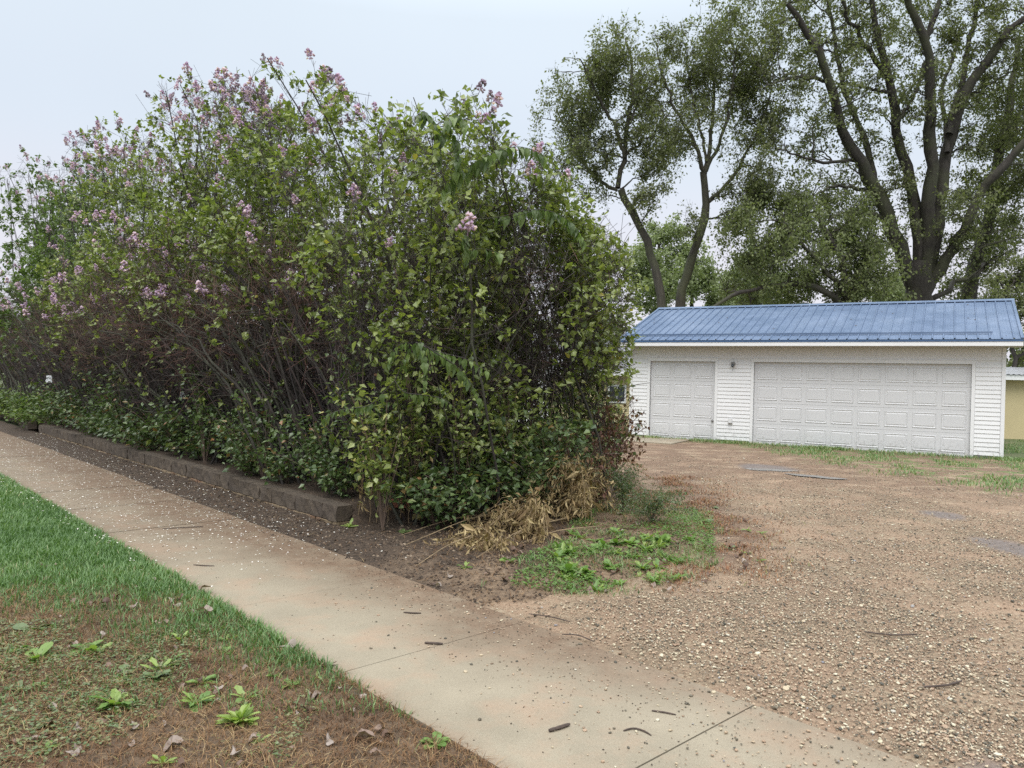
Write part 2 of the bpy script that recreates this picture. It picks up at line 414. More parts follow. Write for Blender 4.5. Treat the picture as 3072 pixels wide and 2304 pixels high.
def lawn_z(x, y):
    n = x * N2[0] + y * N2[1]
    return .035 + .015 * fnoise(x, y, 3, 7) + .010 * fnoise(x, y, 11, 8) - .07 * sstep(n, 2.08, 2.22)
def green_w(x, y):      # how green the lawn is: lush near the path and further off, worn and brown near the camera
    return sstep(y + .435 * x - 4.08 + .35 * fnoise(x, y, 3.2, 21) + .2 * fnoise(x, y, 8, 22), -.75, .5)

def sheet(name, x0, x1, y0, y1, res, test, zf, m, attrs=None, **props):
    xs = np.arange(x0, x1 + res, res); ys = np.arange(y0, y1 + res, res)
    X, Y = np.meshgrid(xs, ys, indexing='ij')
    keepc = test((X[:-1, :-1] + X[1:, 1:]) / 2, (Y[:-1, :-1] + Y[1:, 1:]) / 2)
    i = np.arange(X.size).reshape(X.shape)
    F = np.stack([i[:-1, :-1], i[1:, :-1], i[1:, 1:], i[:-1, 1:]], -1)[keepc]
    used = np.unique(F); mp = np.full(X.size, -1); mp[used] = np.arange(len(used)); F = mp[F]
    x = X.ravel()[used]; y = Y.ravel()[used]
    me = mesh(name, np.stack([x, y, zf(x, y)], -1), F, m, smooth=True)
    for a, f in (attrs or {}).items():
        at = me.attributes.new(a, 'FLOAT', 'POINT'); at.data.foreach_set('value', np.clip(f(x, y), 0, 1).astype(np.float32))
    return link(name, me, **props)

# the far ground, one sheet to the horizon
g = MB(); g.add([(-400, -60, 0), (400, -60, 0), (400, 600, 0), (-400, 600, 0)], [(0, 1, 2, 3)])
link('ground', g.build('ground', M['ground']), kind='structure')

def Nof(x, y): return x * N2[0] + y * N2[1]
def Uof(x, y): return x * U2[0] + y * U2[1]
sheet('lawn', -14, 4, .5, 16, .09, lambda x, y: (Nof(x, y) < 2.34) & (Nof(x, y) > -1.5), lawn_z, M['lawn'],
      {'green': green_w}, kind='structure')
sheet('soil_bed', -17, 3.6, 4.4, 26, .075,
      lambda x, y: (Nof(x, y) > 3.42 + .10 * fnoise(x, y, 5, 31)) & (x < soil_limit(y) + .4) & (Nof(x, y) < 9) & (Uof(x, y) > 3.6) &
                   ~((Uof(x, y) > 6.9) & (Nof(x, y) > 4.02) & (Nof(x, y) < 4.16)),
      soil_z, M['soil'], {'dry': lambda x, y: sstep(x - (soil_limit(y) - 1.4) + .4 * fnoise(x, y, 3, 33), 0, .6) * .8 + .7 * sstep(-Uof(x, y), -6.2, -4.6) * sstep(fnoise(x, y, 4, 34), -.2, .3)}, kind='structure')

def wetf(x, y):
    d = fnoise(x, y, 2.5, 41) * .2
    a = np.exp(-(((x - 4.95) / .75) ** 2 + ((y - 14.6) / .9) ** 2) * 1.2)
    b = np.exp(-(((x - 5.5) / .35) ** 2 + ((y - 9.7) / .5) ** 2) * 1.3)
    c = np.exp(-(((x - 5.15) / .35) ** 2 + ((y - 7.8) / .75) ** 2) * 1.2)
    e = np.exp(-(((x - 2.1) / .3) ** 2 + ((y - 3.25) / .3) ** 2) * 1.2)
    return sstep(a + b * .9 + c + e * .8 + d, .35, .75)
def litterf(x, y):
    far = sstep(y + .57 * x, 11.5, 17.5)
    edge = np.exp(-((x - soil_limit(y) - .45) / .4) ** 2) * sstep(y, 6.4, 7.2)
    return np.clip(.22 + .78 * far + edge, 0, 1)
def greenf(x, y):
    near_garage = np.exp(-((((x - 6.4) * .494 + (y - 20.24) * .869) + .35) / .45) ** 2)
    right = sstep(x * .8 + (y - 12) * .25 - .25 * fnoise(x, y, 2, 51), 5.5, 7.2) * sstep(y, 9.5, 11)
    return np.clip(.9 * near_garage + right, 0, 1)
def stonyf(x, y): return np.clip(.5 + .6 * fnoise(x, y, 1.6, 35) + .35 * fnoise(x, y, 5, 36), 0, 1) * (1 - .6 * sstep(y, 9, 15))
sheet('gravel_driveway', -3, 15, -1.5, 24, .09,
      lambda x, y: (Nof(x, y) > 3.46) & (x > soil_limit(y) - .8) & (((x - 6.4) * .494 + (y - 20.24) * .869) < .0 + 20 * (x < 3)),
      lambda x, y: .012 + .010 * (fnoise(x, y, 1.7, 61) + .6 * fnoise(x, y, 6, 62)), M['gravel'],
      {'litter': litterf, 'green': greenf, 'wet': wetf, 'stony': stonyf}, kind='structure')

# footpath of cast slabs
path = link('footpath', None, kind='structure')
joints = [-9.0, -7.4, -5.8, -4.2, -2.6, -1.1, .42, 1.95, 3.62, 5.08, 6.6, 8.15, 9.7, 11.25, 12.8, 14.35, 15.9, 17.5, 19.1, 20.7, 22.4, 24, 26, 28, 30, 33]
for a, b in zip(joints[:-1], joints[1:]):
    k, kk = 14, 12
    us = np.linspace(a + .003, b - .003, k); ns = np.linspace(2.13, 3.52, kk)
    UU, NN = np.meshgrid(us, ns, indexing='ij')
    tilt = random.uniform(-.003, .003)
    zt = .032 + tilt * (UU - a)
    top = UN(UU, NN, zt).reshape(-1, 3)
    i = np.arange(k * kk).reshape(k, kk)
    F = [np.stack([i[:-1, :-1], i[1:, :-1], i[1:, 1:], i[:-1, 1:]], -1).reshape(-1, 4)[:, ::-1]]
    rim = np.concatenate([i[:, 0], i[-1, 1:], i[-2::-1, -1], i[0, -2:0:-1]])
    low = top[rim] - [0, 0, .1]; j = np.arange(len(rim)) + k * kk
    F.append(np.stack([rim, np.roll(rim, -1), np.roll(j, -1), j], -1))
    me = mesh('slab', np.concatenate([top, low]), F, M['concrete'])
    V = np.concatenate([top, low]); x, y = V[:, 0], V[:, 1]; n_ = Nof(x, y)
    at = me.attributes.new('dirt', 'FLOAT', 'POINT')
    d = .45 * sstep(n_ + .25 * fnoise(x, y, 3, 74), 2.9, 3.6) * sstep(Uof(x, y), -3, 1) + .75 * sstep(n_ + .22 * fnoise(x, y, 4, 71), 2.5, 3.4) * sstep(Uof(x, y), 1.9, 3.6) + .58 * sstep(Uof(x, y) + .5 * fnoise(x, y, 2, 72), 4.8, 8.5) + .35 * np.exp(-((n_ - 2.13) / .05) ** 2)
    at.data.foreach_set('value', np.clip(d, 0, 1).astype(np.float32))
    link('slab', me, path)

# low retaining wall: two courses of split-faced blocks
wall = thing('retaining_wall', 'low two-course retaining wall of dark concrete blocks along the footpath under the lilacs', 'garden wall', tuple(UN(WALL_U0, WALL_N, -.035)))
wall_rot = math.atan2(U2[1], U2[0])
wall.rotation_euler = (0, 0, wall_rot)          # local x runs along the wall, local -y faces... the lilacs are at -y
def block_mesh(name, L_, D_, H_, m, seed):
    r = np.random.default_rng(seed)
    nx, nz = 5, 3
    xs = np.linspace(.004, L_ - .004, nx); zs = np.linspace(0.003, H_ - .003, nz)
    Xg, Zg = np.meshgrid(xs, zs, indexing='ij')
    front = np.stack([Xg, r.uniform(-.012, .012, Xg.shape), Zg], -1)
    front[0, :, 1] -= .006; front[-1, :, 1] -= .006
    back = front.copy(); back[..., 1] = -D_
    V = np.concatenate([front.reshape(-1, 3), back.reshape(-1, 3)]); i = np.arange(nx * nz).reshape(nx, nz); q = i + nx * nz
    F = [np.stack([i[:-1, :-1], i[:-1, 1:], i[1:, 1:], i[1:, :-1]], -1).reshape(-1, 4), np.stack([q[:-1, :-1], q[1:, :-1], q[1:, 1:], q[:-1, 1:]], -1).reshape(-1, 4)]
    rim = np.concatenate([i[:, 0], i[-1, 1:], i[-2::-1, -1], i[0, -2:0:-1]])
    F.append(np.stack([rim, np.roll(rim, -1), np.roll(rim, -1) + nx * nz, rim + nx * nz], -1))
    return mesh(name, V, F, m)
tops = [block_mesh('block', .30, .19, .165, M['block'], s) for s in range(5)]
lows = [block_mesh('block', .30, .19, .150, M['block2'], s + 9) for s in range(4)]
k = int((WALL_U1 - WALL_U0) / .302)
link('block', lows[0], wall, (.0, .003, -.002), scale=(.45, 1, 1))
for i in range(k):
    z = -.02 * math.sin(i * .35) * .3
    link('block', random.choice(tops), wall, (i * .302, random.uniform(-.006, .006), .150 + z), (0, 0, random.uniform(-.012, .012)))
    if i < k - 1:
        link('block', random.choice(lows), wall, (i * .302 + .14, .004 + random.uniform(-.008, .008), z - .002), (0, 0, random.uniform(-.015, .015)))
w2 = thing('retaining_wall', 'short separate length of dark block edging at the far left end of the footpath', 'garden wall', tuple(UN(21.2, 3.93)))
w2.rotation_euler = (0, 0, wall_rot - .12)
for i in range(12):
    link('block', random.choice(tops), w2, (i * .302, random.uniform(-.006, .006), .130), (0, 0, random.uniform(-.012, .012)))
    link('block', random.choice(tops), w2, (i * .302 + .15, -.004, -.03))

bm_ = MB(); bm_.box(-.10, .10, -.05, .05, 0, .065)
brick_me = bm_.build('brick', M['brick'])
for j, (x, y, z, rz, lab) in enumerate([(-1.36, 8.28, .12, .3, 'red brick lying in the soil just right of the wall end'),
                                         (-1.18, 8.36, .20, .1, 'dull red brick resting above another behind the wall end'),
                                         (-1.05, 8.42, .12, -.4, 'orange-red brick half hidden under the lilac leaves by the wall end')]):
    o = link('brick', brick_me, loc=(x, y, z), rot=(.05, .08 * (j - 1), rz), scale=1.15, label=lab, category='brick', group='loose bricks by the wall end')

# ------------------------------------------------------------------ garage
GA = -.5172
gar = thing('garage', 'white vinyl-sided garage with a blue metal roof and two panelled garage doors', 'garage', (6.4066, 20.2405, 0), (0, 0, GA))
GL, GR, GD, GH = -3.45, 5.60, 6.0, 2.56
b = MB()
for x0, x1 in ((GL, -2.865), (-1.024, 0.0), (4.948, GR)): b.box(x0, x1, .0, .15, .07, 2.18)
b.box(GL, GR, 0, .15, 2.18, GH)
b.box(GL, GL + .15, .15, GD - .15, .07, GH); b.box(GR - .15, GR, .15, GD - .15, .07, GH); b.box(GL, GR, GD - .15, GD, .07, GH)
# gable ends
for x0, x1 in ((GL, GL + .15), (GR - .15, GR)):
    b.prism([(0, GH), (GD, GH), (3.0, GH + 1.17)], x0, x1)
link('wall', b.build('wall', M['siding']), gar)
b = MB()
for x0, x1 in ((GL - .01, -2.865), (-1.024, 0.0), (4.948, GR + .01)): b.box(x0, x1, -.012, .15, -.1, .069)
b.box(-2.864, -1.025, .02, .3, -.1, .012); b.box(.001, 4.947, .02, .3, -.1, .012); b.box(GL - .01, GR + .01, .30, GD, -.1, .069)
link('footing', b.build('footing', M['footing']), gar)
# siding boards, each lapped over the one below
def board(L_):
    q = MB(); q.prism([(-.001, 0), (-.001, .104), (-.005, .104), (-.019, .004), (-.019, 0)][::-1], 0, L_)
    return q.build('siding_board', M['siding'])
STEP = .1016
for x0, x1 in ((GL + .07, -2.94), (-.95, -.075), (5.025, GR - .07)):
    me = board(x1 - x0); z = .072
    while z < 2.15:
        link('siding_board', me, gar, (x0, 0, z)); z += STEP
me = board(GR - GL - .14); z = 2.265
while z < GH - .06:
    link('siding_board', me, gar, (GL + .07, 0, z)); z += STEP * 1.0
sd_me = None
for side, xx in ((0, GL), (1, GR)):              # the side wall boards
    q = MB(); q.box(-.012, 0, 0, GD - .14, 0, .098) if side == 0 else q.box(0, .012, 0, GD - .14, 0, .098)
    sm = q.build('siding_board', M['siding']); z = .072
    while z < GH - .06:
        link('siding_board', sm, gar, (xx, .07, z)); z += STEP
for xx in (GL - .014, GR - .064):
    b = MB(); b.box(xx, xx + .078, -.024, .07, .06, GH - .002); link('corner_post', b.build('corner_post', M['trim']), gar)
for x0, x1 in ((-2.865, -1.024), (0.0, 4.948)):
    q = MB()
    q.box(x0 - .073, x0, -.028, .085, .02, 2.18); q.box(x1, x1 + .073, -.028, .085, .02, 2.18)
    q.box(x0 - .073, x1 + .073, -.028, .085, 2.181, 2.262); q.box(x0 - .08, x1 + .08, -.036, -.001, 2.263, 2.275)
    link('door_frame', q.build('door_frame', M['trim']), gar)
def garage_door(x0, x1, cols):
    W_ = x1 - x0; H_ = 2.165; sec = H_ / 4
    q = MB()
    for r_ in range(4):
        q.box(x0 + .004, x1 - .004, .06, .11, .012 + r_ * sec + .0025, .012 + (r_ + 1) * sec - .0025)
    q.box(x0 + .02, x1 - .02, .068, .12, .012, H_)
    d = link('garage_door', q.build('garage_door', M['door']), gar)
    mx_ = .085; pw = (W_ - mx_ * 2 - (cols - 1) * .10) / cols; ph = sec - .17
    p = MB(); V = []; F = []
    prof = [(0, -.001), (.006, -.010), (.016, -.010), (.030, -.001), (.044, -.002), (.058, -.009)]
    for ins, yy in prof:
        V += [(ins, yy, ins), (pw - ins, yy, ins), (pw - ins, yy, ph - ins), (ins, yy, ph - ins)]
    for r_ in range(len(prof) - 1):
        for c_ in range(4):
            a_, b_ = r_ * 4 + c_, r_ * 4 + (c_ + 1) % 4
            F.append((a_, b_, b_ + 4, a_ + 4))
    e_ = (len(prof) - 1) * 4; F.append((e_, e_ + 1, e_ + 2, e_ + 3))
    p.add(V, F); pm = p.build('door_panel', M['door'])
    for r_ in range(4):
        for c_ in range(cols):
            link('door_panel', pm, d, (x0 + mx_ + c_ * (pw + .10), .059, .012 + r_ * sec + .085))
    q = MB(); q.box(x0 + .01, x1 - .01, .055, .115, .004, .0118); link('bottom_seal', q.build('bottom_seal', M['grey']), d)
    return d
ds = garage_door(-2.865, -1.024, 3)
dw = garage_door(0.0, 4.948, 8)
q = MB(); q.box(-1.12, -1.06, .035, .06, .55, .575); q.box(-1.10, -1.085, .02, .06, .53, .60)
link('door_handle', q.build('door_handle', M['grey']), ds)
# eave, fascia, soffit
RX0, RX1, EO, EZ, RZ, RY = -3.68, 5.90, -.47, 2.745, 3.94, 3.0
q = MB(); q.box(RX0, RX1, EO, EO + .025, 2.585, 2.684); link('fascia', q.build('fascia', M['trim']), gar)
q = MB(); q.box(RX0, RX1, EO - .012, EO + .02, 2.686, 2.735); link('drip_edge', q.build('drip_edge', M['darkblue']), gar)
q = MB()
xs = np.arange(RX0, RX1, .305)
for xx in xs:
    q.box(xx + .002, min(xx + .301, RX1), EO + .026, -.026, 2.566, 2.580)
link('soffit', q.build('soffit', M['soffit']), gar)
slope = (RZ - EZ) / (RY - EO)
# rake boards on the gables
for xx in (RX0, RX1 - .02):
    q = MB(); q.prism([(EO + .03, EZ - .16), (EO + .03, EZ - .02), (RY, RZ - .02), (RY, RZ - .16)][::-1], xx, xx + .02)
    q.prism([(RY + .001, RZ - .16), (RY + .001, RZ - .02), (2 * RY - EO, EZ - .02), (2 * RY - EO, EZ - .16)][::-1], xx, xx + .02)
    link('rake_board', q.build('rake_board', M['trim']), gar)
def roof_panel(wd):
    V = []; F = []
    prof = []
    x = 0.
    ribs = np.arange(0, wd - .01, .2286)
    for r_ in ribs:
        prof += [(r_ + .012, .0), (r_ + .022, .030), (r_ + .042, .030), (r_ + .052, .0), (r_ + .115, .0), (r_ + .119, .003), (r_ + .133, .003), (r_ + .137, .0), (r_ + .172, 0), (r_ + .176, .003), (r_ + .190, .003), (r_ + .194, 0)]
    prof = [(0, 0)] + [p_ for p_ in prof if p_[0] < wd] + [(wd - .002, 0)]
    k_ = len(prof)
    L_ = RY - EO + .02
    for yy in (EO - .02, RY):
        for px_, pz in prof: V.append((px_, yy, EZ + slope * (yy - EO) + pz))
    for yy in (EO - .02, RY):
        for px_, pz in prof: V.append((px_, yy, EZ + slope * (yy - EO) + pz - .004))
    for i_ in range(k_ - 1):
        F.append((i_, i_ + 1, k_ + i_ + 1, k_ + i_)); F.append((2 * k_ + i_, 3 * k_ + i_, 3 * k_ + i_ + 1, 2 * k_ + i_ + 1))
        F.append((i_ + 1, i_, 2 * k_ + i_, 2 * k_ + i_ + 1))
    return mesh('roof_panel', V, np.array(F), M['roof'])
pm = roof_panel(.9144); xx = RX0
while xx < RX1 - .05:
    wd = min(.9144, RX1 - xx); me = pm if wd > .91 else roof_panel(wd)
    link('roof_panel', me, gar, (xx, 0, 0)); 
    link('roof_panel', me, gar, (xx + wd, 2 * RY, 0), (0, 0, math.pi))
    xx += .9144
q = MB(); q.prism([(RY - .16, RZ - .028), (RY, RZ + .034), (RY + .16, RZ - .028), (RY + .16, RZ - .022), (RY, RZ + .042), (RY - .16, RZ - .022)][::-1], RX0 - .02, RX1 + .02)
link('ridge_cap', q.build('ridge_cap', M['roof']), gar)
q = MB(); yy = -.13; zz = EZ + slope * (yy - EO) + .024
q.prism([(yy, zz), (yy + .035, zz + .012), (yy + .035, zz + .018), (yy + .004, zz + .008), (yy + .004, zz + .045), (yy, zz + .045)][::-1], -3.45, 5.33)
link('snow_guard', q.build('snow_guard', M['roof']), gar)
for xx in (RX0 - .012, RX1 - .05):
    q = MB(); q.prism([(EO - .02, EZ + .028 - .02 * slope), (EO - .02, EZ + .022), (RY, RZ + .022), (RY, RZ + .030)][::-1] if 0 else [(EO - .02, EZ + .018), (RY, RZ + .024), (RY, RZ + .032), (EO - .02, EZ + .026)], xx, xx + .062)
    link('rake_trim', q.build('rake_trim', M['roof']), gar)
q = MB()
for i_ in range(46):
    lx_ = random.uniform(RX0 + .1, RX1 - .1); ly_ = random.uniform(EO + .1, RY - .2); lz_ = EZ + slope * (ly_ - EO) + .008; s_ = random.uniform(.012, .032)
    q.add([(lx_ - s_, ly_, lz_), (lx_, ly_ - s_ * .7, lz_ + .004 - slope * s_ * .7), (lx_ + s_, ly_ + .01, lz_ + .012), (lx_, ly_ + s_ * .8, lz_ + slope * s_ * .8 + .004)], [(0, 1, 2, 3)])
o_ = link('roof_leaves', q.build('roof_leaves', M['stick']), gar, kind='stuff')
# lamp between the doors: square back plate, round hood and bulb
def lathe(prof, seg=14):
    V = [(r_ * math.cos(a_), y_, r_ * math.sin(a_)) for y_, r_ in prof for a_ in np.arange(seg) * 2 * math.pi / seg]
    F = [(i_ * seg + j_, i_ * seg + (j_ + 1) % seg, (i_ + 1) * seg + (j_ + 1) % seg, (i_ + 1) * seg + j_) for i_ in range(len(prof) - 1) for j_ in range(seg)]
    return V, F
lamp = link('wall_lamp', None, gar, (-.54, -.02, 2.12))
q = MB(); q.box(-.10, .10, -.012, -.002, -.10, .10); link('mounting_plate', q.build('mounting_plate', M['white']), lamp)
V, F = lathe([(-.012, .001), (-.012, .055), (-.03, .062), (-.05, .060), (-.055, .03), (-.056, .001)]); q = MB(); q.add(V, F); link('lamp_base', q.build('lamp_base', M['grey']), lamp)
V, F = lathe([(-.055, .03), (-.09, .036), (-.13, .034), (-.15, .02), (-.155, .001)]); q = MB(); q.add(V, F)
link('bulb', q.build('bulb', M['glass']), lamp, (0, 0, 0), (.5, 0, 0))
ob = link('outlet_box', None, gar, (-.585, -.02, .60))
q = MB(); q.box(-.045, .045, -.045, 0, -.06, .06); link('box_body', q.build('box_body', M['white']), ob)
q = MB(); q.prism([(-.052, -.072), (-.052, -.060), (0, -.060), (0, -.072)], -.055, .055); link('box_lid', q.build('box_lid', M['grey']), ob)
q = MB()
for i in range(9): q.box(random.uniform(-3.4, 5.6), 0, 0, 0, 0, 0) if 0 else None

# concrete apron by the single door
q = MB(); q.box(-4.6, -1.6, -1.9, -.05, -.05, .035)
ap = link('concrete_apron', None, loc=(6.4066, 20.2405, 0), rot=(0, 0, GA), kind='structure')
me = q.build('slab', M['concrete']); at = me.attributes.new('dirt', 'FLOAT', 'POINT'); link('slab', me, ap)

# yellow outbuilding right of the garage
def siding_rows(name, parent, x0, x1, y, z0, z1, step, m):
    q = MB(); z = z0
    while z < z1 - .01:
        q.prism([(y - .001, z), (y - .001, z + step), (y - .006, z + step), (y - .02, z + .004), (y - .02, z)][::-1], x0, x1); z += step
    return link(name, q.build(name, m), parent)
sh = thing('yellow_shed', 'low yellow outbuilding with a white eave just beyond the right end of the garage', 'shed', (15.2, 24.7, 0), (0, 0, -.12))
q = MB(); q.box(0, 8, 0, 5, 0, 2.02); link('wall', q.build('wall', M['yellow']), sh)
q = MB(); q.box(-.3, 8.3, -.32, -.29, 1.90, 2.06); link('fascia', q.build('fascia', M['trim']), sh)
q = MB(); q.box(-.3, 8.3, -.29, -.002, 1.99, 2.015); link('soffit', q.build('soffit', M['soffit']), sh)
q = MB(); q.box(-.3, -.27, -.29, 5.3, 1.90, 2.055); link('rake_board', q.build('rake_board', M['trim']), sh)
V = []; F = []; xs = np.arange(-.35, 8.35, .04)
for yy in (-.36, 2.5, 5.36):
    for i_, x_ in enumerate(xs): V.append((x_, yy, 2.075 + (.30 if yy == 2.5 else 0) + .012 * math.cos(i_ * math.pi / 2)))
k_ = len(xs)
for r_ in range(2):
    for i_ in range(k_ - 1): F.append((r_ * k_ + i_, r_ * k_ + i_ + 1, (r_ + 1) * k_ + i_ + 1, (r_ + 1) * k_ + i_))
link('roof', mesh('roof', V, np.array(F), M['metalgrey']), sh)
q = MB(); q.box(1.6, 1.9, .2, .5, 2.08, 2.42); q.box(1.55, 1.95, .15, .55, 2.43, 2.47); link('vent', q.build('vent', M['grey']), sh)

# outbuildings glimpsed through the twigs left of the garage
hs = thing('yellow_house', 'low cream-yellow house with a grey roof seen through the right side of the lilacs', 'house', (1.0, 27.0, 0), (0, 0, -.06))
q = MB(); q.box(0, 8.5, 0, 6, 0, 1.95); q.prism([(0.0, 1.95), (6, 1.95), (3, 3.0)], 5.2, 8.5); link('wall', q.build('wall', M['cream']), hs)
siding_rows('siding', hs, .02, 8.48, 0, .1, 1.72, .12, M['cream'])
q = MB(); q.prism([(-.4, 1.84), (3, 3.03), (6.4, 1.84), (6.4, 1.92), (3, 3.12), (-.4, 1.92)][::-1], -.3, 5.4); link('roof', q.build('roof', M['shingle']), hs)
q = MB(); q.box(-.3, 8.8, -.43, -.405, 1.76, 1.93); link('fascia', q.build('fascia', M['trim']), hs)
wd = link('window', None, hs, (2.7, -.03, 1.12))
q = MB()
for a_ in ((-.32, -.26, -.32, .32), (.26, .32, -.32, .32), (-.26, .26, .26, .32), (-.26, .26, -.32, -.26), (-.015, .015, -.26, .26)): q.box(a_[0], a_[1], -.03, .02, a_[2], a_[3])
link('frame', q.build('frame', M['trim']), wd)
q = MB(); q.box(-.26, .26, .0, .012, -.26, .26); link('pane', q.build('pane', M['glass']), wd)
wh = thing('white_shed', 'white-sided outbuilding seen through the dark twigs of the lilac hedge', 'shed', (-1.9, 22.6, 0), (0, 0, -.05))
q = MB(); q.box(0, 3.0, 0, 3.5, 0, 2.2); q.prism([(0, 2.2), (3.5, 2.2), (1.75, 2.9)], 0, 3.0); link('wall', q.build('wall', M['siding']), wh)
siding_rows('siding', wh, .02, 2.98, 0, .08, 2.15, .115, M['siding'])
q = MB(); q.prism([(-.3, 2.1), (1.75, 2.95), (3.8, 2.1), (3.8, 2.18), (1.75, 3.04), (-.3, 2.18)][::-1], -.25, 3.25); link('roof', q.build('roof', M['shingle']), wh)

